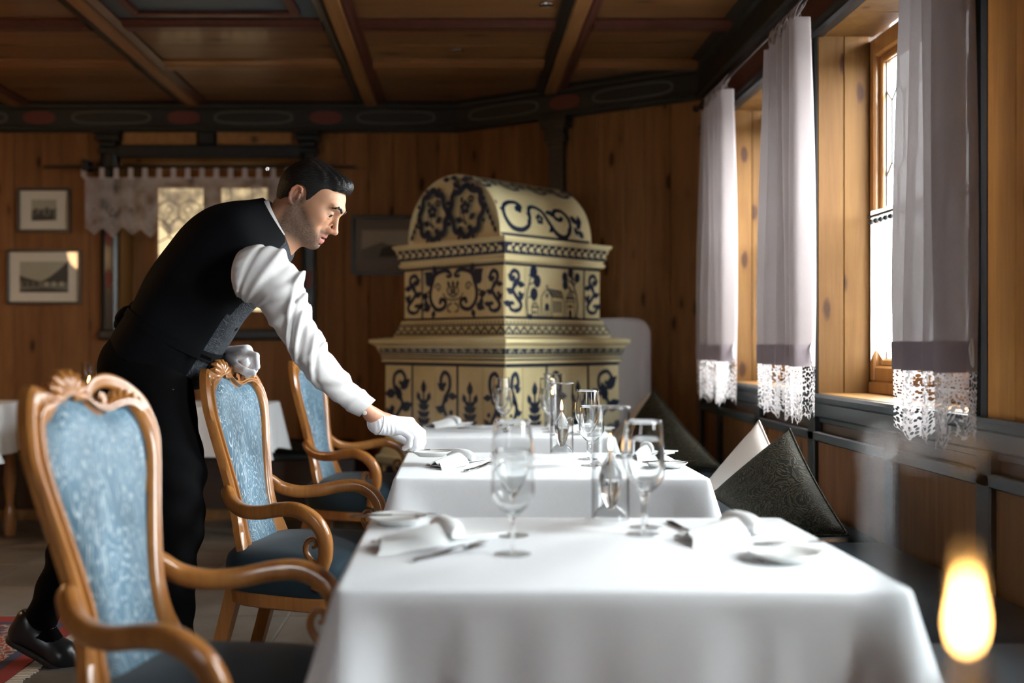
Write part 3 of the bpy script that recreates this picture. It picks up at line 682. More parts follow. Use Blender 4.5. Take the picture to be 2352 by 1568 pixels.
# --- painting: strokes and blobs in face coordinates (metres), laid 1.5 mm proud of the glaze
class Ink:
    def __init__(s, fmap): s.f = fmap; s.m = MB()
    def stroke(s, pts, w, ends=True):
        n = len(pts); L, R = [], []
        for i, p in enumerate(pts):
            a, b = pts[max(i-1,0)], pts[min(i+1,n-1)]; dx, dy = b[0]-a[0], b[1]-a[1]; l = math.hypot(dx, dy) or 1
            t = i/(n-1); ww = (w(t) if callable(w) else w)/2
            L.append((p[0]-dy/l*ww, p[1]+dx/l*ww)); R.append((p[0]+dy/l*ww, p[1]-dx/l*ww))
        for i in range(n-1): s.m.poly([s.f(*q) for q in (L[i], R[i], R[i+1], L[i+1])])
    def blob(s, pts): s.m.poly([s.f(*p) for p in pts])
    def disc(s, x, y, rx, ry=None, n=10, rot=0):
        ry = ry or rx; c, q = math.cos(rot), math.sin(rot)
        s.blob([(x+rx*math.cos(t)*c-ry*math.sin(t)*q, y+rx*math.cos(t)*q+ry*math.sin(t)*c) for t in (2*PI*k/n for k in range(n))])
    def leaf(s, x, y, l, a, w=.4):
        c, q = math.cos(a), math.sin(a); pr = [(0,0), (.25,.5), (.55,.55), (1,0), (.55,-.55), (.25,-.5)]
        s.blob([(x+l*u*c-l*w*v*q, y+l*u*q+l*w*v*c) for u, v in pr])
    def spiral(s, x, y, r, a0, turns, w, d=1):
        n = max(8, int(14*turns)); pts = []
        for i in range(n+1):
            t = i/n; rr = r*(1-.82*t); a = a0+d*2*PI*turns*t; pts.append((x+rr*math.cos(a), y+rr*math.sin(a)))
        s.stroke(pts, lambda t: w*(1-.35*t)); s.disc(*pts[-1], w*.7)
    def curve(s, pts, w): s.stroke([(p.x, p.y) for p in smooth_path([(a, b, 0) for a, b in pts], 6)], w)
    def flower(s, x, y, r):
        for k in range(5): s.disc(x+r*.6*math.cos(2*PI*k/5+.3), y+r*.6*math.sin(2*PI*k/5+.3), r*.42, n=8)
    def sscroll(s, x0, x1, y0, y1, w, flip=1):
        cx, hw, h = (x0+x1)/2, (x1-x0)/2, y1-y0; X = lambda u: cx+flip*u*hw
        s.curve([(X(.15), y0+h*.06), (X(-.45), y0+h*.10), (X(-.65), y0+h*.22), (X(-.1), y0+h*.38), (X(.30), y0+h*.52), (X(.05), y0+h*.64), (X(-.35), y0+h*.76), (X(-.3), y0+h*.90), (X(.2), y0+h*.95), (X(.55), y0+h*.86), (X(.35), y0+h*.77), (X(.05), y0+h*.82)], w)
        s.curve([(X(.15), y0+h*.06), (X(.6), y0+h*.12), (X(.55), y0+h*.24), (X(.15), y0+h*.22)], w*.85)
        for t, u, a in ((.30,-.35,2.4), (.45,.25,.4), (.56,.2,2.0), (.66,-.2,3.2), (.72,.15,.6), (.2,.5,.2)): s.leaf(X(u), y0+h*t, hw*.95, a if flip > 0 else PI-a, .5)
        s.disc(X(.5), y0+h*.50, hw*.22); s.disc(X(-.5), y0+h*.45, hw*.2)
    def plant(s, x0, x1, y0, y1):
        cx, hw, h = (x0+x1)/2, (x1-x0)/2, y1-y0
        s.stroke([(cx, y0+h*.02), (cx, y0+h*.80)], hw*.18)
        for t in (.10,.20,.30,.40,.50,.58):
            k = .9-.6*abs(t-.22)
            for sg in (1,-1): s.leaf(cx, y0+h*t, hw*1.02*k, PI/2-sg*1.0, .5)
        s.leaf(cx, y0+h*.72, h*.2, PI/2, .5)
        for sg in (1,-1): s.curve([(cx, y0+h*.5), (cx+sg*hw*.3, y0+h*.62), (cx+sg*hw*.5, y0+h*.66)], hw*.12); s.leaf(cx+sg*hw*.45, y0+h*.62, h*.14, PI/2-sg*.35, .55)
        for sg in (1,-1): s.curve([(cx, y0+h*.04), (cx+sg*hw*.4, y0+h*.0), (cx+sg*hw*.6, y0+h*.06)], hw*.14)
    def done(s, parent, mat=None, name='painted_ornament'):
        if s.m.f: o = obj(name, s.m, mat or DELFT, parent, None, False, False); o['kind'] = 'stuff'; return o
def facemap(side, hfun, prd=.002):
    n, e = (nR, eR) if side == 'R' else (nL, eL)
    def f(t, z):                                    # t measured from the front corner
        h = hfun(z); return S0+n*(h+prd)+e*(t-h)+Vector((0,0,z))
    return f
class TileRoot: pass
def tile(side, hfun, t0, t1, z0, z1, paint):
    n, e = (nR, eR) if side == 'R' else (nL, eL); g = .003; nz = 6
    rows = []
    for d in (-.014, 0):
        rows.append([[S0+n*(hfun(z)+d)+e*(t-hfun(z))+Vector((0,0,z)) for t in (t0+g, t1-g)] for z in [z0+g+(z1-z0-2*g)*k/nz for k in range(nz+1)]])
    m = MB(); rings = []
    for k in range(nz+1): a, b = rows[0][k], rows[1][k]; rings.append([a[0], a[1], b[1], b[0]])
    m.loft(rings); o = obj('tile', m, CREAM, stove, 30, False)
    ink = Ink(facemap(side, hfun)); paint(ink, t0, t1, z0, z1)
    off = S0; 
    if ink.m.f: 
        p = obj('painted_ornament', mesh_of('painted_ornament', ink.m, DELFT, None, False, S0), None, None); p.parent = o; p['kind'] = 'stuff'
    return o
def p_scroll(fl=1, w=.024):
    def f(k, t0, t1, z0, z1): k.sscroll(t0+.012, t1-.012, z0+.015, z1-.015, w, fl)
    return f
def p_plant(k, t0, t1, z0, z1): k.plant(t0+.02, t1-.02, z0+.02, z1-.05)
def p_arms(k, t0, t1, z0, z1):                      # scrolled frame round a crowned shield and ribbon
    cx, w, h = (t0+t1)/2, t1-t0, z1-z0; X = lambda u: cx+u*w; Y = lambda v: z0+v*h
    for s in (1, -1):
        k.curve([(X(s*.05),Y(.93)), (X(s*.14),Y(.97)), (X(s*.28),Y(.90)), (X(s*.33),Y(.74)), (X(s*.37),Y(.52)), (X(s*.35),Y(.32)), (X(s*.26),Y(.17)), (X(s*.15),Y(.20)), (X(s*.12),Y(.33)), (X(s*.19),Y(.38)), (X(s*.21),Y(.28))], .025)
        k.curve([(X(s*.05),Y(.93)), (X(s*.03),Y(.86)), (X(s*.08),Y(.84)), (X(s*.10),Y(.88))], .019)
        k.curve([(X(s*.42),Y(.30)), (X(s*.45),Y(.46)), (X(s*.40),Y(.56))], .012)
        for u, v, l, a in ((.34,.80,.075,.6), (.36,.66,.07,.9), (.40,.44,.06,.2), (.36,.26,.07,-.4), (.28,.88,.06,1.3), (.42,.22,.05,1.2), (.30,.16,.05,-1.2)): k.leaf(X(s*u), Y(v), l*1.1, a if s > 0 else PI-a, .6)
        k.flower(X(s*.36), Y(.84), .038); k.curve([(X(s*.02),Y(.30)), (X(s*.08),Y(.24)), (X(s*.08),Y(.14)), (X(s*.03),Y(.12))], .010)
        k.spiral(X(s*.24), Y(.62), .03, 0 if s > 0 else PI, 1.1, .009, s)
        k.curve([(X(0),Y(.36)), (X(s*.10),Y(.39)), (X(s*.16),Y(.50))], .008)
    k.curve([(X(-.075),Y(.62)), (X(-.08),Y(.50)), (X(0),Y(.42)), (X(.08),Y(.50)), (X(.075),Y(.62)), (X(-.075),Y(.62))], .008)
    for u in (-.06,0,.06): k.leaf(X(u), Y(.63), .04, PI/2+u*-5, .5)
    for u, v in ((-.03,.57), (.03,.57), (-.03,.50), (.03,.50), (0,.535)): k.disc(X(u), Y(v), .009)
    k.stroke([(X(0),Y(.61)), (X(0),Y(.44))], .006)
def p_church(k, t0, t1, z0, z1):                    # chapel with towers between two trees
    w, h = t1-t0, z1-z0; X = lambda u: t0+u*w; Y = lambda v: z0+v*h
    def line(*p, lw=.0068): k.stroke([(X(a),Y(b)) for a, b in p], lw)
    line((.04,.0), (.02,.25), (.03,.5), (.07,.72), (.10,.93), lw=.009); line((.05,.0), (.10,.0), lw=.03)
    for u, v in ((.13,.90), (.19,.72), (.14,.46)): k.disc(X(u), Y(v), .032, .038); k.stroke([(X(.05),Y(v-.08)), (X(u),Y(v))], .008)
    line((.86,.0), (.89,.25), (.86,.5), (.80,.72), (.76,.9), lw=.012)
    for u, v in ((.76,.93), (.66,.84), (.67,.68), (.88,.84)): k.disc(X(u), Y(v), .026, .030); k.stroke([(X(.83),Y(v-.16)), (X(u),Y(v))], .009)
    line((.26,.0), (.26,.42), (.355,.58), (.44,.42), (.44,.0)); line((.355,.58), (.60,.54), (.64,.40), (.44,.42)); line((.64,.40), (.64,.0)); line((.355,.58), (.355,.66)); line((.335,.63), (.375,.63))
    for i in range(6): line((.38+.045*i,.565-.007*i), (.455+.036*i,.43-.004*i), lw=.006)
    for i in range(3): line((.40+.0*i,.535-.035*i), (.62,.51-.035*i), lw=.005)
    k.disc(X(.355), Y(.44), .009, .014); k.disc(X(.355), Y(.22), .018, .02); line((.31,.0), (.31,.16), (.40,.16), (.40,.0)); line((.355,.0), (.355,.16)); k.flower(X(.355), Y(.20), .02)
    for u in (.49,.54,.59): line((u,.10), (u,.34)); line((u-.012,.10), (u-.012,.34))
    line((.685,.0), (.685,.40), (.755,.60), (.83,.40), (.83,.0)); line((.685,.40), (.83,.40)); line((.685,.34), (.83,.34)); line((.755,.60), (.755,.66))
    for i in range(4): line((.70+.012*i,.42+.04*i), (.815-.014*i,.42+.04*i), lw=.006)
    for u in (.725,.755,.785): line((u,.20), (u,.27), lw=.010)
    k.disc(X(.755), Y(.07), .014, .03)
    line((.10,.0), (.10,.20), (.15,.36), (.21,.20), (.21,.0)); line((.10,.20), (.21,.20)); line((.15,.36), (.15,.42)); line((.13,.26), (.175,.26)); line((.13,.06), (.13,.12), lw=.012); line((.17,.06), (.17,.12), lw=.012)
    line((.02,.01), (.90,.01), lw=.006)
zu0, zu1 = 1.315, 1.60
tile('L', up_h, .004, .148, zu0, zu1, p_scroll(1)); tile('L', up_h, .148, .678, zu0, zu1, p_arms); tile('L', up_h, .678, .846, zu0, zu1, p_scroll(-1))
tile('R', up_h, .004, .17, zu0, zu1, p_scroll(-1)); tile('R', up_h, .17, .69, zu0, zu1, p_church); tile('R', up_h, .69, .846, zu0, zu1, p_scroll(1))
zl0, zl1 = .545, 1.035
for sd, cuts in (('L', [.004,.172,.372,.56,.759,1.012]), ('R', [.004,.14,.338,.52,.71,1.012])):
    for i, (a, b) in enumerate(zip(cuts, cuts[1:])): tile(sd, lo_h, a, b, zl0, zl1, p_plant if i % 2 else p_scroll(1 if (i//2+(sd == 'R')) % 2 else -1, .025))
# painted lines and bands
for sd in 'LR':
    k = Ink(facemap(sd, lambda z: up_h(z), .0035)); b = Ink(facemap(sd, up_h, .003))
    for t in ((.678,) if sd == 'L' else (.69,)): b.stroke([(t, zu0-.01), (t, zu1+.01)], .013)
    b.stroke([(0, zu1+.008), (.84, zu1+.008)], .012); b.stroke([(0, zu0-.006), (.84, zu0-.006)], .010)
    b.m.v and obj('painted_line', mesh_of('painted_line', b.m, DELFT if sd == 'R' else DELFT, None, False, S0), None, stove)
    b = Ink(facemap(sd, lo_h, .003))
    for t in ((.372,.759) if sd == 'L' else (.338,.71)): b.stroke([(t, zl0-.01), (t, zl1+.01)], .015)
    b.stroke([(0, zl1+.004), (1.0, zl1+.004)], .012)
    obj('painted_line', mesh_of('painted_line', b.m, DELFT, None, False, S0), None, stove)
    def band(prof):                                 # profile height -> half extent, for the moulded bands
        return lambda z: lerp_tab([(zz, hh) for hh, zz in prof], z)
    hu = band([(.44,1.66), (.462,1.73)]); f = facemap(sd, hu, .0015); b = Ink(f); L = 2*.45
    b.stroke([(.0, 1.695), (.90, 1.695)], .064); obj('painted_band', mesh_of('painted_band', b.m, DELFT, None, False, S0), None, stove)
    b = Ink(facemap(sd, hu, .0032))
    for i in range(15): x = .035+i*.06; b.disc(x, 1.694, .019, .013, 10, .5); b.leaf(x+.02, 1.705, .028, .7, .5); b.disc(x+.018, 1.682, .007)
    b.done(stove, CREAM, 'painted_leaf_motif')
    hm = band([(.468,1.21), (.452,1.25), (.446,1.272)]); b = Ink(facemap(sd, hm, .0016))
    b.stroke([(.0,1.268), (.90,1.268)], .009); b.stroke([(.0,1.216), (.92,1.216)], .008); nz = 15
    for i in range(nz):
        x = .0+.062*i; b.stroke([(x,1.222), (x+.031,1.258)], .012); b.stroke([(x+.031,1.258), (x+.062,1.222)], .012); b.disc(x+.031, 1.224, .008, .005)
    for i in range(30): b.disc(.015+.03*i, 1.282, .007, .005, 6)
    b.done(stove)
    hc = band([(.53,1.10), (.545,1.145)]); b = Ink(facemap(sd, hc, .0016)); b.stroke([(.0,1.123), (1.06,1.123)], .040); b.done(stove, None, 'painted_band')
    b = Ink(facemap(sd, hc, .0032))
    for i in range(15): x = .04+i*.07; b.disc(x, 1.122, .022, .012, 10, .35); b.disc(x+.028, 1.114, .007)
    b.done(stove, simple('worn_cream_glaze', (.33,.31,.21), .35), 'painted_leaf_motif')
    hs = band([(.518,1.068), (.526,1.08)]); b = Ink(facemap(sd, hs, .0025)); b.stroke([(0,1.05), (1.04,1.05)], .010); b.stroke([(0,1.073), (1.05,1.073)], .008); b.stroke([(0,1.092), (1.05,1.092)], .007); b.done(stove, None, 'painted_line')
    hb = band([(.53,.30), (.52,.33), (.52,.42)]); b = Ink(facemap(sd, hb, .002)); 
    for i in range(5): b.sscroll(.02+.2*i, .2+.2*i, .34, .42, .014)
    b.done(stove)
# arched end and vault sheet
def endmap(u, v):                                   # u across the arch -1..1 (corner side first), v up 0..1
    c = corner+eL*(.035+VR)+Vector((0,0,1.757)); return c-eL*(-u*VR)*1.0+Vector((0,0,v*VH))-eR*.0022
b = Ink(endmap)
for cx, rx in ((.42,.30), (-.30,.34)):
    pts = []; n = 72
    for i in range(n+1):
        a = 2*PI*i/n; q = 1+.075*math.cos(8*a); pts.append((cx+rx*q*math.cos(a)*(1-.12*math.sin(a)*(1 if cx > 0 else -1)), .42+.36*q*math.sin(a)))
    b.stroke(pts, .095)
    for a in range(8): b.disc(cx+(rx+.05)*math.cos(a*PI/4+.39), .42+.41*math.sin(a*PI/4+.39), .035, .035, 8)
    b.flower(cx+.02, .48, .11); b.flower(cx-.1, .60, .065); b.disc(cx+.09, .60, .035, .05)
    b.curve([(cx,.46), (cx+.05,.34), (cx-.02,.22)], .022); b.curve([(cx+.12,.52), (cx+.11,.34), (cx+.0,.22)], .016)
    for x, y, a in ((cx-.06,.3,2.6), (cx+.08,.28,.3), (cx-.02,.2,3.6), (cx+.06,.19,-.4)): b.leaf(x, y, .16, a, .55)
for x, y, l, a in ((-.20,.90,.2,3.1), (-.02,.88,.16,-2.4), (-.12,.93,.16,.2), (.05,.93,.16,.1), (-.04,.80,.12,-1.6)): b.leaf(x, y, l, a, .45)
b.flower(-.10, .86, .06)
for s in (1,-1):
    for i in range(5): b.leaf(s*(.93-.05*i), .06+.09*i, .13, PI/2+s*.5, .5)
b.done(stove)
def vmap(l, a): return vpt(a, l, 1.006)
b = Ink(vmap)
b.stroke([(.012, .02), (.012, .5), (.012, 1.0), (.012, 1.5)], .014)
k2 = Ink(lambda u, v: vmap(u, v/VR*1.0))
k2.stroke([(.02,.012), (.4,.012), (.78,.012)], .012)
def vp(x, y): return ((x-1230)/670*.74+.045, (640-y)*.00082)
def vcurve(pts, w): k2.curve([vp(*p) for p in pts], w)
vcurve([(1345,455),(1375,425),(1350,395),(1290,400),(1240,445),(1238,520),(1280,580),(1350,592),(1405,560),(1425,500),(1432,440),(1470,412),(1530,440),(1570,520),(1620,590),(1690,612),(1738,560),(1740,480),(1700,420),(1640,425),(1625,475),(1665,495),(1690,470)], .026)
for x, y, l, a in ((1330,470,.05,1.2), (1400,560,.06,.9), (1440,500,.05,2.6), (1560,450,.05,.2), (1600,560,.05,3.6), (1720,590,.05,1.2), (1250,470,.05,2.9), (1580,430,.07,-.6), (1760,450,.08,-.8), (1800,470,.07,-1.2), (1830,520,.07,1.6), (1850,600,.07,2.6), (1800,590,.06,2.2), (1790,540,.06,.4)): k2.leaf(*vp(x,y), l, a, .5)
k2.flower(*vp(1500,505), .034); k2.disc(*vp(1355,445), .022, .026)
for x0 in (1140, 1350, 1570, 1760):
    vcurve([(x0,160),(x0+10,225),(x0+60,250),(x0+105,225),(x0+95,165),(x0+135,130),(x0+190,150)], .024); k2.flower(*vp(x0+150,195), .026)
    for dx, y, a in ((20,170,1.2), (60,215,2.4), (110,150,.4), (170,130,-.4)): k2.leaf(*vp(x0+dx,y), .055, a, .5)
    vcurve([(x0+20,20),(x0+60,60),(x0+120,40),(x0+150,-10)], .02)
for q in (b, k2): q.done(stove)
# whitewashed stove bench back with rounded shoulder
t = thing('stove_bench_wall', 'whitewashed rounded masonry shoulder standing right of the tiled stove', 'masonry', (.99, 6.40, 0))
def shoulder():
    o = Vector((.80, 6.47, 0)); ex_ = Vector((.30,-.16,0)); R = .10; pts = []
    w = ex_.length; e_ = ex_.normalized()
    pts = [(0,0), (w,0), (w,1.32-R)]+[(w-R+R*math.cos(a), 1.32-R+R*math.sin(a)) for a in (PI/2*k/8 for k in range(1,9))]+[(0,1.32)]
    nb = Vector((-e_.y, e_.x, 0)); m = MB(); rings = []
    for d, s in ((0,.025), (-.0,.02), (.02,0), (.14,0)): rings.append([o+e_*min(u, w-s)+nb*d+Vector((0,0,min(v,1.32-s))) for u, v in pts])
    m.loft(rings); return m
obj('masonry', shoulder(), WHITEPL, t, 50, False)

# ------------------------------------------------------------------ pictures on the far wall
def picture(x0, x1, y0, y1, label, kind, dd=YF-.0):
    a, b = P(x0, y1, dd-.03), P(x1, y0, dd-.03); X0, Z0, X1, Z1 = a.x, a.z, b.x, b.z
    t = thing('picture_frame', label, 'picture', ((X0+X1)/2, dd-.02, Z0)); fw_ = .02
    for q0, q1 in (((X0,Z0),(X1,Z0+fw_)), ((X0,Z1-fw_),(X1,Z1)), ((X0,Z0+fw_),(X0+fw_,Z1-fw_)), ((X1-fw_,Z0+fw_),(X1,Z1-fw_))):
        obj('frame', MB().cbox((q0[0], dd-.03, q0[1]), (q1[0], dd-.002, q1[1]), .004), FRAMEB, t, local=False)
    obj('mount', MB().box((X0+fw_, dd-.014, Z0+fw_), (X1-fw_, dd-.004, Z1-fw_)), MAT_W if kind != 2 else simple('grey_mount', (.20,.18,.15), .9), t, local=False)
    W, H = X1-X0, Z1-Z0; mx, mz = (.26*W, .26*H) if kind == 0 else ((.17*W, .22*H) if kind == 1 else (.12*W, .25*H))
    X = lambda u: X0+mx+u*(W-2*mx); Z = lambda v: Z0+mz+v*(H-2*mz)
    q = lambda pts, d: [(X(u), dd-.0145-d, Z(v)) for u, v in pts]
    m = MB(); m.poly(q([(0,0), (1,0), (1,1), (0,1)], 0), 0)
    if kind == 0:
        m.poly(q([(0,.0), (1,.05), (1,.62), (.8,.5), (.62,.68), (.4,.48), (.2,.62), (0,.45)], .0004), 1); m.poly(q([(.1,0), (.9,.06), (.86,.34), (.6,.2), (.35,.36), (.05,.22)], .0008), 2)
        for u in (.15,.4,.62,.82): m.poly(q([(u-.05,.3), (u+.05,.3), (u+.05,.5), (u,.58), (u-.05,.5)], .0012), 2)
    elif kind == 1:
        m.poly(q([(0,.0), (1,0), (1,.34), (.5,.36), (0,.36)], .0004), 1); m.poly(q([(.42,.33), (.62,.5), (.8,.72), (.97,.97), (1,.98), (1,.33)], .0008), 2); m.poly(q([(0,.34), (.0,.56), (.12,.48), (.3,.4), (.5,.34)], .0008), 2)
        m.poly(q([(0,.08), (.5,.14), (1,.06), (1,.0), (0,0)], .0012), 2)
        for u in (.1,.22,.34,.55,.7,.86): m.poly(q([(u-.04,.2), (u+.05,.2), (u+.05,.3), (u,.36), (u-.04,.3)], .0014), 2 if u < .4 else 0)
    else:
        m.poly(q([(0,0), (1,0), (1,.3), (.7,.5), (.5,.42), (.3,.6), (0,.35)], .0004), 1); m.poly(q([(.25,.1), (.7,.12), (.66,.4), (.45,.5), (.3,.4)], .0008), 2)
    obj('print', m, [INK_L, INK_M, INK_D], t, local=False, fix=False)
    obj('glazing', MB().box((X0+fw_, dd-.021, Z0+fw_), (X1-fw_, dd-.0185, Z1-fw_)), PANE if kind < 2 else thin_glass('matt_picture_glass', (.97,.97,.97), .0, 1.0, .3), t, local=False)
picture(38, 160, 431, 533, 'small framed print of a village, upper one of the two left of the inner window', 0)
picture(14, 184, 572, 699, 'framed print of a lake under a mountain, below the smaller print', 1)
picture(806, 1010, 494, 630, 'dark framed print partly hidden behind the tiled stove', 2)

# ------------------------------------------------------------------ lace valance over the inner window
yv = YF-.12; zr = HZ+(HY-383)/F*yv
vx0, vx1 = (195-CX)/F*yv, (700-CX)/F*yv
t = thing('valance', 'grey white crochet valance with loops and pointed edge over the inner window', 'curtain', ((vx0+vx1)/2, yv, zr-.4))
zt, zm = HZ+(HY-407)/F*yv, HZ+(HY-523)/F*yv
L = vx1-vx0; nu, nv = 240, 24
def vbot(u):
    k = (u*L/.131) % 1; big = abs(k*2-1); return zm-.062*(1-big)+.012*math.sin(u*40)
m = MB(); m.grid(lambda u, v: (vx0+L*u, yv+.010*math.sin(u*L*42)*(1-v*.6), vbot(u)*(1-v)+(zt-.0)*v), nu, nv)
me = mesh_of('lace', m, LACE_V, 180, False, t.location); sheet_uv(me, L, .37, nu, nv); obj('lace', me, None, t)
thr = simple('crochet_thread', (.40,.35,.33), .9)
for u0 in range(13):                                 # denser worked lozenges along the points
    xc = vx0+.065+.131*u0
    if xc > vx1-.05: break
    for sc_, zz in ((.036, zm+.035), (.022, zm-.02), (.03, zm+.125)):
        ring_ = [(xc+sc_*c, yv-.009, zz+sc_*1.05*s) for c, s in ((1,0), (0,1), (-1,0), (0,-1))]; obj('lozenge', MB().tube(ring_, .0045, 4, loop=True, up=(0,1,0)), thr, t, None, False)
nt = 16
for k in range(nt):
    xc = vx0+.02+(L-.04)*k/(nt-1)
    m = MB(); pr_ = [(-.026, zt-.012), (-.017, zt+.01), (-.016, zr+.006), (.016, zr+.006), (.017, zt+.01), (.026, zt-.012)]
    m.prism([(xc+u-(.03 if k == 0 and zz > zt else 0), yv-.002, zz) for u, zz in pr_], (0,.004,0)); obj('tab', m, simple('crochet_tab', (.42,.37,.35), .9) if k == 0 else bpy.data.materials['crochet_tab'], t, None, False)
t = thing('valance_rod', 'slim dark iron rod carrying the lace valance of the inner window', 'curtain rod', ((vx0+vx1)/2, yv, zr))
obj('rod', MB().tube([((100-CX)/F*yv, yv+.003, zr-.0), ((818-CX)/F*yv, yv+.003, zr)], .010, 8), IRON, t, 60, False)
for px in (197, 726): 
    x = (px-CX)/F*yv; obj('bracket', MB().cbox((x-.022, yv-.03, zr-.03), (x+.022, YF-.028, zr+.05), .008), IRON, t, local=False)

# ------------------------------------------------------------------ bench along the far wall, rug, tables at the left
t = thing('wall_bench', 'dark wooden wall bench with seat cushions below the inner window', 'bench', (-2.6, 6.9, 0))
obj('front_panel', MB().cbox((XL+.02, 6.90, .0), (-.70, 6.94, .40), .006), BENCHW, t, local=False)
obj('seat_board', MB().cbox((XL+.02, 6.84, .40), (-.70, 7.36, .44), .01), GREENW_S, t, local=False)
obj('foot_board', MB().cbox((XL+.02, 6.88, .0), (-.70, 6.90, .07), .005), PINE_H, t, local=False)
for i in range(5): obj('seat_cushion', MB().cbox((-4.5+.76*i, 6.86, .44), (-3.78+.76*i, 7.3, .50), .022), BROCADE, t, 60, False)
t = thing('window_bench', 'dark built-in bench running under the windows behind the tables', 'bench', (1.2, 3.5, 0))
obj('front_panel', MB().cbox((.98, 1.15, 0), (1.01, 6.0, .40), .006), BENCHW, t, local=False)
obj('seat_board', MB().cbox((.94, 1.15, .40), (WX-.02, 6.0, .44), .01), BENCHW, t, local=False)
for i in range(4): obj('seat_cushion', MB().cbox((.95, 1.2+1.19*i, .44), (WX-.03, 2.36+1.19*i, .49), .02), SEATV, t, 60, False)

def rug():
    rx1, ry1, W_, H_ = -1.56, 4.42, 1.9, 2.6
    m, nt_, pb = new_mat('red_persian_rug_pile'); co = obj_coord(nt_, (1,1,1))
    n = N(nt_, 'ShaderNodeTexVoronoi', {'Vector': co, 'Scale': 22}, feature='F1'); f = N(nt_, 'ShaderNodeTexNoise', {'Vector': co, 'Scale': 30, 'Detail': 2, 'Distortion': 2}).outputs[0]
    c = ramp(nt_, math_n(nt_, 'ADD', math_n(nt_, 'MULTIPLY', n.outputs['Distance'], .6), math_n(nt_, 'MULTIPLY', f, .5)), [(.28,(.22,.03,.025)), (.42,(.05,.06,.12)), (.52,(.42,.33,.24)), (.62,(.28,.05,.03)), (.75,(.45,.36,.28))], 'CONSTANT')
    nt_.links.new(c, pb.inputs['Base Color']); pb.inputs['Roughness'].default_value = .95; bump(nt_, pb, f, .4, .004)
    t = thing('rug', 'red and blue Persian rug with cream fringe under the rear shoe', 'rug', (rx1-W_/2, ry1-H_/2, .001))
    red, blue = simple('rug_red_border', (.24,.028,.022), .95), simple('rug_blue_border', (.045,.055,.10), .95)
    def rect(a0, a1, b0, b1, z): return MB().box((rx1-W_+a0, ry1-H_+b0, .001), (rx1-W_+a1, ry1-H_+b1, z))
    obj('border', rect(0, W_, 0, H_, .008), red, t, local=False)
    obj('guard_stripe', rect(.09, W_-.07, .07, H_-.09, .0086), blue, t, local=False); obj('main_border', rect(.13, W_-.11, .11, H_-.13, .0092), m, t, local=False)
    obj('guard_stripe', rect(.32, W_-.30, .3, H_-.32, .0098), blue, t, local=False); obj('field', rect(.36, W_-.34, .34, H_-.36, .0104), m, t, local=False)
    fr_ = MB()
    for i in range(150):
        y = ry1-H_+H_*i/150; fr_.box((rx1, y, .001), (rx1+.055+random.uniform(-.01,.01), y+.012, .004))
    o = obj('fringe', fr_, simple('cream_fringe', (.62,.58,.5), .95), t, local=False); o['kind'] = 'stuff'
rug()
def cloth(x0, x1, y0, y1, z, drop, seed, amp=.014, flare=.10, cflare=.24, name='tablecloth'):
    """tablecloth: flat top, rolled edge, hanging sides with waves and corner cones"""
    rnd = random.Random(seed); R = .02; per = []; nS = 46
    cs = [(x0,y0,PI), (x1,y0,1.5*PI), (x1,y1,0), (x0,y1,.5*PI)]
    sides = [((x0+R,y0),(x1-R,y0),(0,-1)), ((x1,y0+R),(x1,y1-R),(1,0)), ((x1-R,y1),(x0+R,y1),(0,1)), ((x0,y1-R),(x0,y0+R),(-1,0))]
    for i, (p, q, n) in enumerate(sides):
        L = math.hypot(q[0]-p[0], q[1]-p[1])
        for k in range(nS+1): t = k/nS; per.append((p[0]+(q[0]-p[0])*t, p[1]+(q[1]-p[1])*t, n[0], n[1], t*L, (1-t)*L))
        n2 = sides[(i+1)%4][2]
        for k in range(1, 6):
            a = PI/2*k/6; nn = (n[0]*math.cos(a)+n2[0]*math.sin(a), n[1]*math.cos(a)+n2[1]*math.sin(a)); cx, cy = q[0]-n[0]*R, q[1]-n[1]*R
            per.append((cx+nn[0]*R, cy+nn[1]*R, nn[0], nn[1], 0, 0))
    ph = [rnd.uniform(0, 6.28) for _ in range(6)]; rows = []; nr = 26; m = MB()
    prev = [(p[0]-p[2]*.012, p[1]-p[3]*.012, z) for p in per]; rows.append(prev)
    for a in (.35, .8, 1.25): rows.append([(p[0]-p[2]*.012*(1-math.sin(a)), p[1]-p[3]*.012*(1-math.sin(a)), z-.012*(1-math.cos(a))) for p in per])
    for r in range(1, nr+1):
        t = r/nr; row = []
        for i, p in enumerate(per):
            dc = min(p[4], p[5]); s = i/len(per)*2*PI; tt = t**.8
            g = math.exp(-(dc/.05)**2); tr = math.exp(-((dc-.13)/.055)**2)
            o = tt*(flare*.35+cflare*drop*1.6*g*tt**.35-.05*tr*drop*3)+amp*tt*(math.sin(11*s+ph[0])+.6*math.sin(19*s+ph[1])+.4*math.sin(31*s+ph[2]))*(1-g)
            o = max(o, .002)
            row.append((p[0]+p[2]*o, p[1]+p[3]*o, z-.012-t*(drop+.07*g*drop)))
        rows.append(row)
    n = len(per); m.loft(rows, True, False); m.f.append(tuple(range(n))); m.m.append(0)
    return obj(name, m, LINEN, None, 60, fix=False)
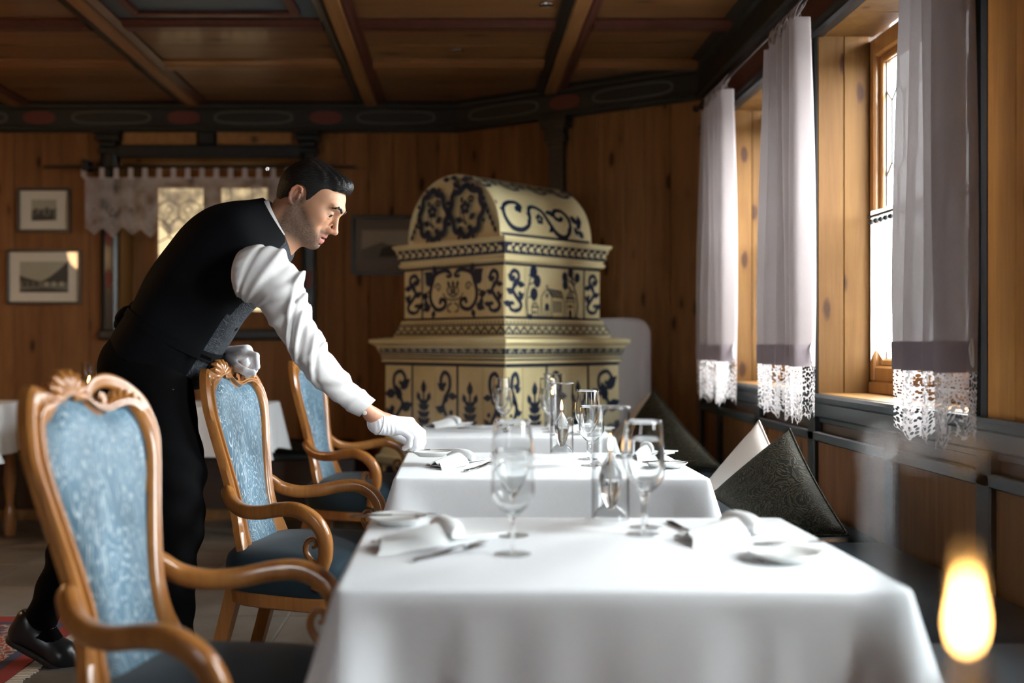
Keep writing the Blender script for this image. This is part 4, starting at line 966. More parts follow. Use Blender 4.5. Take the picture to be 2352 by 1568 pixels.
def table(x0, x1, y0, y1, z, label, turned=False):
    t = thing('dining_table', label, 'table', ((x0+x1)/2, (y0+y1)/2, 0))
    obj('tabletop', MB().cbox((x0+.006, y0+.006, z-.04), (x1-.006, y1-.006, z-.006), .006), CHAIRW, t, local=False)
    obj('apron', MB().cbox((x0+.07, y0+.07, z-.12), (x1-.07, y1-.07, z-.04), .004), CHAIRW, t, local=False)
    for x in (x0+.09, x1-.09):
        for y in (y0+.09, y1-.09):
            h = z-.04
            prf = [(.032,0), (.036,.12*h), (.03,.2*h), (.022,.24*h), (.026,.3*h), (.036,.42*h), (.028,.6*h), (.022,.68*h), (.03,.72*h), (.022,.76*h), (.034,.8*h), (.034,h)]
            obj('leg', MB().lathe(prf, 16, (x, y, 0)), CHAIRW, t, 40, False)
    return t
# serving table and cloth-covered table at the back left
SX0, SX1, SY0, SY1, SZ = -2.18, -1.10, 5.72, 6.35, .815
table(SX0, SX1, SY0, SY1, SZ-.005, 'white-clothed wooden table with turned legs standing behind the waiter')
tag(recenter(cloth(SX0, SX1, SY0, SY1, SZ, .26, 5, .008, .05, .12)), 'white cloth hanging over the table with turned legs behind the waiter', 'tablecloth')
table(-3.9, -2.66, 5.75, 6.45, SZ-.005, 'cloth-covered table in the far left corner of the room')
tag(recenter(cloth(-3.9, -2.66, 5.75, 6.45, SZ, .28, 8, .010, .08, .25)), 'white cloth with a pointed corner on the far left table', 'tablecloth')
p = T(205, 905, SZ+.002); p.y = 5.95; p.x = (205-CX)/F*5.95
t = thing('candle_holder', 'small glass candle holder glowing on the table behind the nearest chair', 'candle holder', (p.x, p.y, SZ))
t.scale = (1,1,1.6)
obj('cup', MB().lathe([(.0,.0), (.036,.0), (.04,.01), (.04,.15), (.037,.15), (.037,.012), (0,.012)], 20), CHIM, t, 40)
obj('candle', MB().lathe([(0,.012), (.022,.012), (.022,.055), (0,.057)], 16), WICK, t, 40)
obj('flame', MB().lathe([(0,.062), (.006,.07), (.007,.08), (.003,.095), (0,.102)], 10), FLAME, t, 60)
t = thing('flower_arrangement', 'small green posy with pale buds around the candle at the back left', 'flowers', (p.x+.125, p.y-.02, SZ))
t.scale = (1.2,1.2,1.7)
obj('bowl', MB().lathe([(0,0), (.03,0), (.05,.03), (.046,.045), (.0,.04)], 16), PORC, t, 40)
gl = simple('dark_green_leaf', (.03,.06,.02), .5)
lf = MB(); lf.add([(0,0,0), (.012,.0,.02), (.010,.003,.04), (0,.006,.06), (-.010,.003,.04), (-.012,0,.02)], [(0,1,2,3), (0,3,4,5)]); lf = mesh_of('leaf', lf, gl)
for k in range(26):
    o = obj('leaf', lf, None, t); o.location = (random.uniform(-.05,.05), random.uniform(-.04,.04), .03); o.rotation_euler = (random.uniform(-.9,.9), random.uniform(-.9,.9), random.uniform(0,6)); s = random.uniform(.8,1.5); o.scale = (s,s,s)
bd = mesh_of('bud', MB().lathe([(0,0), (.008,.006), (.009,.014), (.0,.022)], 8), simple('pale_bud', (.55,.55,.32), .6), 60)
for k in range(6):
    o = obj('bud', bd, None, t); o.location = (random.uniform(-.05,.05), random.uniform(-.05,.02), random.uniform(.06,.11))

t = thing('pendant_lamp', 'warm glowing pendant lamp hanging at the left side of the room', 'lamp', (-3.75, 4.3, 2.1))
obj('shade', MB().lathe([(.04,.20), (.05,.20), (.20,.0), (.19,0), (.045,.185)], 28, cap=False), MAT_W, t, 40)
obj('cord', MB().tube([(0,0,.20), (0,0,CEIL-2.1)], .005, 6), IRON, t, 60)
obj('bulb', MB().lathe([(0,.02), (.03,.035), (.035,.06), (.02,.10), (0,.12)], 16), emit('warm_bulb', (1,.62,.28), 12), t, 60)
ld = bpy.data.lights.new('lamp_light', 'POINT'); ld.energy = 30; ld.color = (1,.60,.28); ld.shadow_soft_size = .18
lo_ = bpy.data.objects.new('lamp_light', ld); COL.objects.link(lo_); lo_.location = (-3.75, 4.3, 2.06)
# ------------------------------------------------------------------ dining tables, cloths
TZ = .74
TABS = [(-.222,.778,1.784,2.54), (-.216,.784,3.27,4.06), (-.205,.70,4.72,5.42)]
TN = ['nearest the camera', 'in the middle of the row', 'farthest back, before the tiled stove']
for i, (x0, x1, y0, y1) in enumerate(TABS):
    table(x0+.01, x1-.01, y0+.01, y1-.01, TZ-.004, 'dining table hidden under its white cloth, the one '+TN[i])
    tag(recenter(cloth(x0, x1, y0, y1, TZ, .46 if i == 0 else .42, 20+i, [.010,.008,.008][i], .09, .17)), 'white linen tablecloth on the dining table '+TN[i], 'tablecloth', 'white cloths of the table row')

# ------------------------------------------------------------------ armchairs
def make_chair():
    c = thing('armchair', 'armchair', 'chair')
    RK = .176
    def bp(u, z, x=0): return Vector((-(z-.68)*.205+(z-.68)**2*(.03 if z > .68 else .42)+x+.25*u*u, u, z))
    st = [(.165,.40,.112,.40), (.178,.47,.108,.47), (.182,.51,.105,.51), (.172,.555,.100,.555), (.155,.60,.097,.61), (.150,.65,.101,.67), (.158,.71,.113,.73), (.176,.79,.133,.80), (.196,.86,.150,.86), (.212,.92,.164,.91), (.220,.965,.168,.95)]
    crestR = [(.212,1.005,.160,.982), (.190,1.032,.145,1.008), (.150,1.046,.122,1.026), (.105,1.046,.085,1.026), (.055,1.038,.045,1.018), (.012,1.046,.010,1.027)]
    crestL = [(.214,1.02,.166,.99), (.200,1.058,.160,1.008), (.178,1.082,.148,1.010), (.148,1.076,.132,1.022), (.122,1.066,.110,1.043), (.070,1.075,.070,1.056), (.022,1.064,.022,1.047)]
    path_ = [(-a,b,-p,q) for a,b,p,q in st+crestL]+[(a,b,p,q) for a,b,p,q in reversed(st+crestR)]
    oo = smooth_path([(a,b,0) for a,b,_,_ in path_], 5); ii = smooth_path([(p,q,0) for _,_,p,q in path_], 5)
    rings = []
    for o, i in zip(oo, ii):
        L = lambda t, x: bp(i.x+(o.x-i.x)*t, i.y+(o.y-i.y)*t, x)
        rings.append([L(0,-.012), L(0,.008), L(.10,.016), L(.30,.024), L(.50,.024), L(.57,.016), L(.64,.019), L(.85,.019), L(1,.010), L(1,-.012)])
    obj('back_frame', MB().loft(rings), CHAIRW, c, 40)
    # scroll and shell of the crest
    sp = [(.214,.93), (.212,.985), (.190,1.030), (.142,1.062), (.085,1.082), (.04,1.082), (.006,1.066), (-.006,1.046), (.008,1.029), (.034,1.024), (.052,1.034), (.054,1.05), (.040,1.056)]
    pts = smooth_path([bp(u,z,.006) for u, z in sp], 6); n = len(pts)
    obj('crest_scroll', MB().sweep(pts, [(.016*math.cos(a), .011*math.sin(a)+.004*math.cos(2*a)) for a in (2*PI*k/10 for k in range(10))], (1,0,0), scale=[min(1,.35+2.4*i/n)*(1-.55*(i/n)**2) for i in range(n)]), CHAIRW, c, 60)
    m = MB()
    for u, z, l in ((.075,1.05,.03), (.098,1.052,.032), (.12,1.050,.030), (.142,1.044,.028), (.162,1.034,.024)):
        m.tube([bp(u,z-.012,.004), bp(u+.004,z,.012), bp(u+.010,z+l*.45,.010)], [.006,.009,.004], 8)
    obj('acanthus_carving', m, CHAIRW, c, 60)
    m = MB()
    for k in range(8):
        a = math.radians(8+165*k/7); cu, cz = -.070, 1.052; r = .046+.006*math.sin(a)
        p = [bp(cu+math.cos(a)*r*t*1.25, cz+math.sin(a)*r*t, x) for t, x in ((.25,.012), (.7,.016), (1,.010), (1.06,-.002))]
        m.tube(p, [.006,.011,.0105,.004], 8, up=(1,0,0))
    obj('crest_shell', m, CHAIRW, c, 60)
    m = MB(); m.tube(smooth_path([bp(u,z,.012) for u, z in ((-.185,1.03), (-.19,1.055), (-.175,1.07), (-.158,1.06), (-.156,1.035), (-.15,1.018))], 5), .007, 8, up=(1,0,0)); obj('crest_ear', m, CHAIRW, c, 60)
    # upholstery
    inl = [(q, -p) for _,_,p,q in st]; inr = [(q, p) for _,_,p,q in st]
    top = sorted([(-p, q) for _,_,p,q in crestL]+[(p, q) for _,_,p,q in crestR]+[(-.168,.97), (.168,.95)])
    nu, nv = 36, 48
    def up(s, t, x0, dome):
        z = .42+t*.60; zc = min(z, .95); a, b = lerp_tab(inl, zc), lerp_tab(inr, zc); u = a+(b-a)*s
        zt = lerp_tab(top, u); z2 = .42+t*(zt-.42); e = (1-abs(2*s-1)**6)*(1-max(0,(t-.9)/.1)**3)
        return bp(u, z2, x0+dome*e)
    obj('back_upholstery', MB().grid(lambda s, t: up(s, t, .004, .026), nu, nv), VELVET, c, 180)
    obj('rear_panel', MB().grid(lambda s, t: up(s, t, -.010, -.008), 12, 24), SEATV, c, 180)
    ol = [up(0,t/30,.006,.008) for t in range(31)]+[up(s/24,1,.006,.008) for s in range(1,24)]+[up(1,1-t/30,.006,.008) for t in range(31)]
    obj('braid', MB().tube(ol, .0048, 6, up=(1,0,0)), PIPING, c, 180)
    ap = [(-.004,.150,.700), (.006,.166,.690), (.035,.190,.664), (.085,.218,.648), (.15,.244,.650), (.22,.264,.664), (.28,.276,.666), (.335,.280,.640), (.366,.278,.592), (.368,.272,.535), (.350,.262,.485), (.335,.252,.43)]
    pr = [(.020*math.copysign(abs(math.cos(a))**.65, math.cos(a)), .017*math.copysign(abs(math.sin(a))**.65, math.sin(a))) for a in (2*PI*k/14 for k in range(14))]
    for s in (-1, 1):
        pts = smooth_path([(x, s*u, z) for x, u, z in ap], 6); n = len(pts)
        a_ = obj('arm', MB().sweep(pts, pr, (0,s,.0), scale=[1+.12*math.sin(PI*i/n) for i in range(n)]), CHAIRW, c, 60)
        sc_ = [(.352,.272,.50), (.325,.27,.515), (.305,.27,.545), (.312,.27,.575), (.332,.27,.58), (.338,.27,.562), (.326,.27,.556)]
        obj('arm_carving', MB().tube(smooth_path([(x, s*u, z) for x, u, z in sc_], 5), [.011-.0055*k/30 for k in range(31)], 8, up=(0,1,0)), CHAIRW, a_, 60)
    # seat
    def so(a, k):
        ca, sa = math.cos(a), math.sin(a); x = math.copysign(abs(ca)**.55, ca); y = math.copysign(abs(sa)**.55, sa)
        return Vector((.205+.232*x*k, (.255+.035*x)*y*k, 0))
    lv = [(.40,.96), (.415,.985), (.44,1.0), (.475,1.0), (.497,.975), (.513,.91), (.526,.78), (.535,.55), (.540,.25), (.541,.05)]
    obj('seat', MB().loft([[so(2*PI*k/48, f)+Vector((0,0,z)) for k in range(48)] for z, f in lv]), SEATV, c, 60)
    obj('seat_rail', MB().loft([[so(2*PI*k/48, f)+Vector((0,0,z)) for k in range(48)] for z, f in ((.355,.93), (.36,.955), (.395,.965), (.40,.95))]), CHAIRW, c, 40)
    for s in (-1, 1):
        pq = [(-.019,-.022), (.019,-.022), (.019,.022), (-.019,.022)]
        obj('leg', MB().sweep(smooth_path([(.045,s*.165,.46), (.02,s*.166,.36), (-.03,s*.168,.18), (-.085,s*.17,0)], 5), pq, (1,0,0), scale=[1.1-.25*k/15 for k in range(16)]), CHAIRW, c, 30)
        fp = [(.405,s*.235,.40), (.425,s*.248,.33), (.425,s*.248,.24), (.408,s*.24,.12), (.405,s*.238,.05), (.425,s*.246,0)]
        obj('leg', MB().sweep(smooth_path(fp, 5), [(.026*math.cos(a), .026*math.sin(a)) for a in (2*PI*k/10 for k in range(10))], (1,0,0), scale=[1.0-.45*min(1,k/20)+(.25 if k > 22 else 0) for k in range(26)]), CHAIRW, c, 60)
    return c
chair0 = make_chair()
CH = [((-.690, 2.085), -14, 'blue velvet armchair with carved honey frame closest to the camera, at the nearest table'),
      ((-.700, 3.44), -13, 'blue velvet armchair whose carved crest the waiter\'s gloved hand rests on'),
      ((-.690, 5.02), -11, 'blue velvet armchair at the far table, beneath the waiter\'s outstretched arm')]
for i, ((x, y), a, lab) in enumerate(CH):
    o = chair0 if i == 0 else copy_tree(chair0)
    o.location = (x, y, 0); o.rotation_euler = (0, 0, math.radians(a)); tag(o, lab, 'chair', 'blue armchairs along the table row')

# ------------------------------------------------------------------ table settings
def make_glass(k, rmax, rrim, hb, hw, h):
    g = thing('wine_glass', 'g', 'glass')
    pf = [(.0035,hb), (rmax*.30,hb+(hw-hb)*.16), (rmax*.62,hb+(hw-hb)*.42), (rmax*.88,hb+(hw-hb)*.74), (rmax,hw), (rmax*.995,hw+(h-hw)*.25), (rmax*.5+rrim*.5,hw+(h-hw)*.62), (rrim,h)]
    pf = [(p.x, p.y) for p in smooth_path([(a,b,0) for a,b in pf], 4)]
    th = lambda z: .0011+.004*max(0, 1-(z-hb)/(.22*(h-hb)))
    inn = [(max(r-th(z), .0005), z+(.006 if z < hb+.006 else .002*max(0,1-(z-hb)/.03))) for r, z in pf]
    obj('bowl', MB().lathe([(0,pf[0][1]-.001)]+pf+[(rrim-.0006,h+.0006)]+inn[::-1]+[(0,inn[0][1])], 44), SGLASS, g, 180)
    obj('stem', MB().lathe([(.006,.005), (.0042,.012), (.0036,.03), (.0034,hb-.018), (.005,hb-.004), (.0085,hb+.003), (.0125,hb+.008), (.008,hb+.011), (0,hb+.012)], 16), SGLASS, g, 180)
    obj('foot', MB().lathe([(.0,.0008), (.034,.0008), (.0365,.0016), (.036,.0026), (.02,.0042), (.006,.0072), (0,.0075)], 36), GLASS, g, 60)
    return g
big0 = make_glass('big', .0465, .040, .085, .165, .252)
small0 = make_glass('small', .043, .0385, .074, .122, .207)
def place(proto, used, p, lab, group=None, rz=0):
    o = proto if not used else copy_tree(proto); o.location = p; o.rotation_euler = (0,0,rz); o['label'] = lab
    if group: o['group'] = group
    return o
zc = TZ+.001
gb = [(T(1177,1230,zc), 'tall wine glass standing behind the shorter glass on the left of the nearest table'),
      (T(1477,1228,zc), 'tall wine glass right of the oil lamp on the nearest table'),
      (T(1350,1055,zc), 'tall wine glass right of the oil lamp on the middle table'),
      (Vector((.425,5.12,zc)), 'tall wine glass just behind the oil lamp on the far table'), (Vector((.196,5.14,zc)), 'tall wine glass on the left of the far table, before the stove edge')]
gs = [(T(1178,1273,zc), 'shorter wine glass in front, centre left of the nearest table'), (T(1484,1212,zc), 'shorter glass partly hidden behind the tall glass at right of the nearest table'),
      (T(1358,1062,zc)+Vector((-.012,-.10,0)), 'shorter glass in front of the tall glass on the middle table'), (Vector((.203,5.0,zc)), 'shorter glass before the tall one on the left of the far table'), (Vector((.42,4.97,zc)), 'shorter glass in front of the tall glass near the far table lamp')]
for i, (p, l) in enumerate(gb): place(big0, i, p, l, 'tall wine glasses')
for i, (p, l) in enumerate(gs): place(small0, i, p, l, 'shorter wine glasses')
def make_lamp():
    g = thing('oil_lamp', 'lamp', 'oil lamp'); R = .0455; H = .268
    cm_ = MB(); cp_ = [(R-.001,0), (R,.002), (R,H-.006), (R+.003,H-.003), (R+.0035,H), (R+.001,H+.0015), (R-.002,H), (R-.0022,H-.006), (R-.0022,.004), (R-.002,0)]; cm_.loft([[(r*math.cos(2*PI*k/48), r*math.sin(2*PI*k/48), z) for k in range(48)] for r, z in cp_], True, False, 0, True); obj('chimney', cm_, CHIM, g, 60)
    obj('rim', MB().tube([(R*math.cos(a)*1.01, R*math.sin(a)*1.01, H) for a in (2*PI*k/40 for k in range(40))], .0024, 8, loop=True), SGLASS, g, 180)
    b = [(.0,.022), (.008,.025), (.019,.048), (.026,.080), (.0275,.098), (.024,.118), (.015,.138), (.007,.152), (.0042,.160), (.0,.1605)]
    b = [(max(p.x,0), p.y) for p in smooth_path([(a,z,0) for a,z in b], 4)]
    obj('oil_bulb', MB().lathe(b, 32), SGLASS, g, 180)
    obj('glass_skirt', MB().lathe([(.043,.001), (.040,.012), (.03,.024), (.016,.034)], 36, cap=False), GLASS, g, 180)
    obj('spout', MB().tube(smooth_path([(-.019,0,.125), (-.030,0,.136), (-.040,0,.132), (-.044,0,.12)], 4), .0042, 8), SGLASS, g, 180)
    w = obj('wick', MB().tube([(0,0,.06), (0,0,.12), (0,0,.160)], .0022, 8), WICK, g, 180); obj('charred_tip', MB().tube([(0,0,.160), (0,0,.167)], .0022, 8), CHAR, w, 180)
    fl_ = [(0,.163), (.0028,.167), (.0046,.174), (.0044,.181), (.0026,.191), (.0010,.200), (0,.204)]
    obj('flame', MB().lathe([(p.x if p.x > 0 else 0, p.y) for p in smooth_path([(a,z,0) for a,z in fl_], 3)], 16), FLAME, g, 180)
    return g
lamp0 = make_lamp()
LP = [(T(1398,1186,zc)+Vector((0,-.03,0)), 'burning glass oil lamp between the glasses of the nearest table'), (T(1290,1040,zc), 'burning glass oil lamp on the middle table'),
      (Vector((.465,5.30,zc)), 'burning glass oil lamp on the far table, before the stove'), (Vector((.266,.55,.837)), 'blurred burning oil lamp in the close right foreground, glowing orange')]
for i, (p, l) in enumerate(LP): place(lamp0, i, p, l, 'glass oil lamps', [.3,2.9,1.0,2.0][i])
# low serving sideboard that carries the foreground lamp
t = thing('serving_sideboard', 'wooden serving sideboard under the blurred foreground lamp', 'sideboard', (.45, .5, 0))
obj('top', MB().cbox((.05,.30,.809), (.95,.74,.836), .006), CHAIRW, t, local=False)
for x0, x1 in ((.07,.50), (.50,.93)): 
    d = obj('door', MB().cbox((x0,.70,.12), (x1-.004,.72,.80), .005), CHAIRW, t, local=False); obj('knob', MB().lathe([(0,-.012), (.010,-.008), (.012,0), (.006,.008)], 12, (x1-.05 if x0 < .3 else x0+.05, .728, .5)), STEEL, d, 60, False)
obj('carcass', MB().cbox((.06,.32,.10), (.94,.70,.809), .004), CHAIRW, t, local=False)
for x in (.09,.91):
    for y in (.35,.67): obj('leg', MB().lathe([(.018,0), (.024,.05), (.028,.10)], 12, (x,y,0)), CHAIRW, t, 60, False)

def make_plate(r):
    pf = [(0,.002), (r*.55,.002), (r*.60,0), (r*.66,0), (r*.70,.003), (r*.92,.012), (r,.0165), (r*1.005,.018), (r*.99,.0186), (r*.90,.0145), (r*.70,.007), (r*.62,.0055), (0,.0055)]
    return MB().lathe(pf, 44)
pm = mesh_of('bread_plate', make_plate(.070), PORC, 180)
def add_plate(p, lab): 
    o = obj('bread_plate', pm, None); o.location = p; return tag(o, lab, 'plate', 'white bread plates')
H2 = P(990, 1040, 3.64)
plates = [(T(912,1201,zc), 'white bread plate at the far left corner of the nearest table'), (T(1800,1285,zc), 'white bread plate at the right edge of the nearest table'),
          (Vector((H2.x, H2.y, H2.z-.010)), 'white bread plate held by the waiter\'s gloved fingers over the middle table'), (Vector((.70,3.56,zc)), 'white bread plate at the right edge of the middle table'),
          (Vector((.60,4.86,zc)), 'small white plate at the right side of the far table')]
for p, l in plates: add_plate(p, l)
def make_knife():
    k = thing('table_knife', 'k', 'knife')
    pf = [(-.008,0), (-.006,.0026), (.006,.0026), (.008,0), (.006,-.0026), (-.006,-.0026)]
    obj('handle', MB().sweep([(x,0,.004) for x in (-.105,-.10,-.07,-.03,-.005)], pf, scale=[.6,1,1.05,.85,.7]), STEEL, k, 60)
    m = MB(); n = 14; rings = []
    for i in range(n+1):
        t = i/n; x = -.005+.105*t; w = .006+.0055*math.sin(PI*min(1,t*.9))**.7; top = w*(1 if t < .75 else math.sqrt(max(0,1-((t-.75)/.25)**2))); rings.append([(x,-w*.75,.0030), (x,top,.0030), (x,top,.0046), (x,-w*.75,.0052)])
    obj('blade', m.loft(rings), STEEL, k, 40); return k
def make_fork():
    k = thing('table_fork', 'f', 'fork')
    pf = [(-.006,0), (-.004,.0018), (.004,.0018), (.006,0), (.004,-.0018), (-.004,-.0018)]
    obj('handle', MB().sweep(smooth_path([(-.10,0,.004), (-.07,0,.005), (-.02,0,.008), (.02,0,.010), (.035,0,.007)], 4), pf, scale=[1.2-.7*i/16 for i in range(17)]), STEEL, k, 60)
    h = obj('head', MB().sweep([(.035,0,.007), (.045,0,.005), (.055,0,.005)], [(-.010,0), (0,.0014), (.010,0), (0,-.0014)], scale=[.5,1,1.05]), STEEL, k, 60)
    for i in range(4):
        y = -.009+.006*i; obj('tine', MB().tube([(.052,y,.005), (.07,y,.0055), (.095,y,.009)], [.0018,.0016,.0008], 5), STEEL, h)
    return k
kn0, fk0 = make_knife(), make_fork()
def kplace(i, proto, a, b, lab, grp, dz=0):
    a, b = Vector(a), Vector(b); o = place(proto, i, (a+b)/2+Vector((0,0,dz)), lab, grp, math.atan2(b.y-a.y, b.x-a.x)); return o
knives = [(T(960,1288,zc), T(1105,1257,zc), 'steel table knife lying left of the glasses on the nearest table', 0), (T(850,1203,zc), T(960,1200,zc), 'knife across the bread plate at the far left of the nearest table', .016), (T(1770,1270,zc), T(1908,1264,zc), 'knife resting on the bread plate at the right of the nearest table', .016),
          (T(1060,1086,zc), T(1128,1066,zc), 'steel table knife beside the napkin on the middle table', 0), (H2+Vector((-.085,-.01,-.01)), H2+Vector((.09,.01,-.01)), 'knife lying on the plate in the waiter\'s hand', .017), (Vector((.62,3.54,zc)), Vector((.80,3.57,zc)), 'knife lying on the right plate of the middle table', .0165),
          (T(1052,985,zc), T(1104,979,zc), 'steel knife at the left of the far table', 0), (T(1545,1205,zc), T(1600,1232,zc), 'knife beside the folded napkin on the right of the nearest table', 0)]
for i, (a, b, l, dz) in enumerate(knives): kplace(i, kn0, a, b, l, 'table knives', dz)
forks = [(T(985,1282,zc), T(1085,1258,zc)+Vector((.02,.03,0)), 'fork lying next to the napkin at the left of the nearest table'), (T(1072,1080,zc)+Vector((.02,0,0)), T(1132,1060,zc)+Vector((.03,.02,0)), 'fork lying next to the napkin on the middle table'), (T(1380,1005,zc)+Vector((-.2,.1,0)), T(1420,1000,zc)+Vector((-.2,.1,0)), 'fork in the centre of the far table')]
for i, (a, b, l) in enumerate(forks): kplace(i, fk0, a, b, l, 'table forks')
def napkin_mesh():
    m = MB(); W = .052; n, q = 30, 12; th = .0035
    def hh(t): return .012+.026*math.sin(PI*min(1, t/1.05)*.62)**1.2 if t <= 1 else 0
    def sheet(x0, x1, zf, yf, nx=18, ny=14, th=th):
        top = [[(x0+(x1-x0)*i/nx+yf[1]((2*j/ny-1)), yf[0](i/nx)*(2*j/ny-1), zf(i/nx, 2*j/ny-1)) for j in range(ny+1)] for i in range(nx+1)]
        rings = [[*r, *[(a, b, c-th) for a, b, c in reversed(r)]] for r in top]; m.loft(rings)
    sheet(-.13, .03, lambda t, s: .006+(.014+.024*t)*(1-abs(s)**2.2)+.004*math.sin(9*s+4*t)*(1-t), (lambda t: .046+.012*t, lambda s: -.018*s*s+.02*s))
    sheet(-.12, .02, lambda t, s: .005+(.004+.016*t)*(1-abs(s)**2), (lambda t: .040+.008*t, lambda s: .012*s))
    sheet(-.02, .155, lambda t, s: .010+.003*math.sin(3*s+5*t)*0+.004*(1-t), (lambda t: .050-.004*t, lambda s: -.012*s))
    sheet(-.06, .150, lambda t, s: .005, (lambda t: .052-.006*t, lambda s: .008*s))
    # the rolled fold across the middle
    rings = []
    for i in range(17):
        s = -1+2*i/16; y = .058*s; r = .020*(1-.35*abs(s)**3); cz = .012+r; rings.append([(.035+.012*s+r*1.25*math.cos(a), y, max(.004, cz+r*math.sin(a))) for a in (2*PI*k/14 for k in range(14))])
    m.loft(rings); return m
nm = mesh_of('napkin', napkin_mesh(), NAPKIN, 50)
naps = [(T(870,1262,zc), T(1110,1228,zc), 'folded white napkin at the left place of the nearest table'), (T(1545,1252,zc), T(1800,1212,zc), 'folded white napkin at the right place of the nearest table'),
        (T(985,1078,zc), T(1105,1055,zc), 'folded white napkin at the left place of the middle table'), (T(1440,1052,zc), T(1520,1040,zc), 'folded white napkin behind the glasses at the right of the middle table'),
        (T(985,982,zc), T(1070,973,zc), 'folded white napkin at the left place of the far table'), (Vector((.52,5.0,zc)), Vector((.68,5.14,zc)), 'folded white napkin at the right place of the far table')]
for i, (a, b, l) in enumerate(naps):
    o = obj('napkin', nm, None); o.location = (a+b)/2-Vector((0,0,.0005)); o.rotation_euler = (0,0,math.atan2(b.y-a.y, b.x-a.x)); tag(o, l, 'napkin', 'folded white napkins')

# ------------------------------------------------------------------ cushions on the window bench
def cushion(c, e, up_, side, puff, mat, lab, squash=.33, floor=None):
    """square cushion standing on a corner; e: unit vector across, up_: unit vector towards the top corner"""
    e, up_ = Vector(e).normalized(), Vector(up_).normalized(); n_ = e.cross(up_).normalized(); c = Vector(c); n = 26; h = side/2; me = MB()
    def f(u, v, sg):
        u, v = 2*u-1, 2*v-1; k = 1-.07*(1-u*u)*abs(v)**3-0; a = u*h*(1-.08*(1-v*v)*0-.09*(1-abs(v))*0)*(1-.06*(1-v**2)); b = v*h*(1-.06*(1-u**2))
        d = puff*((1-u**2)*(1-v**2))**.42*(1+.07*math.sin(5*u+3*v)*0)
        x, z = (a-b)*r2, (a+b)*r2
        if z < 0: z *= squash
        return c+e*x+up_*z+n_*(sg*d)
    me.grid(lambda u, v: f(u, v, 1), n, n); me.grid(lambda u, v: f(u, 1-v, -1), n, n)
    t = thing('cushion', lab, 'cushion', c, 0, 'cushions on the window bench')
    bm_ = mesh_of('cover', me, mat, 180, True, c); b2 = bmesh.new(); b2.from_mesh(bm_); bmesh.ops.remove_doubles(b2, verts=b2.verts, dist=.0005); b2.to_mesh(bm_); b2.free(); obj('cover', bm_, None, t)
    edge = [f(k/n,0,0) for k in range(n)]+[f(1,k/n,0) for k in range(n)]+[f(1-k/n,1,0) for k in range(n)]+[f(0,1-k/n,0) for k in range(n)]
    obj('piping', MB().tube(edge, .0045, 6, loop=True, up=n_), mat, t, 180, False)
def cush_px(tip, left, right, mat, lab, puff):
    mid = (left+right)/2; up_ = tip-mid; e = right-left; H = up_.length; W = e.length/2
    cushion(mid, e, up_, (H+W)/2*math.sqrt(2)*1.02, puff, mat, lab, max(.05, min(.5, (mid.z-.50)/H*1.05)))
cush_px(P(1817,968,3.68), P(1650,1140,3.78), P(1925,1222,3.28), BROCADE, 'dark olive patterned cushion leaning on the wainscot beside the middle table', .085)
cush_px(P(1745,952,3.92), P(1628,1120,4.05), P(1840,1180,3.55), PILLOWW, 'pale linen cushion behind the dark patterned one under the curtain', .07)
cush_px(P(1502,890,5.75), P(1400,1060,5.85), P(1655,1078,5.0), BROCADE, 'large dark cushion in the shadow between the stove and the middle table', .09)
cush_px(P(1490,893,5.98), P(1400,1010,6.0), P(1580,1030,5.35), PILLOWW, 'pale brown cushion edge showing behind the large shadowed cushion', .05)
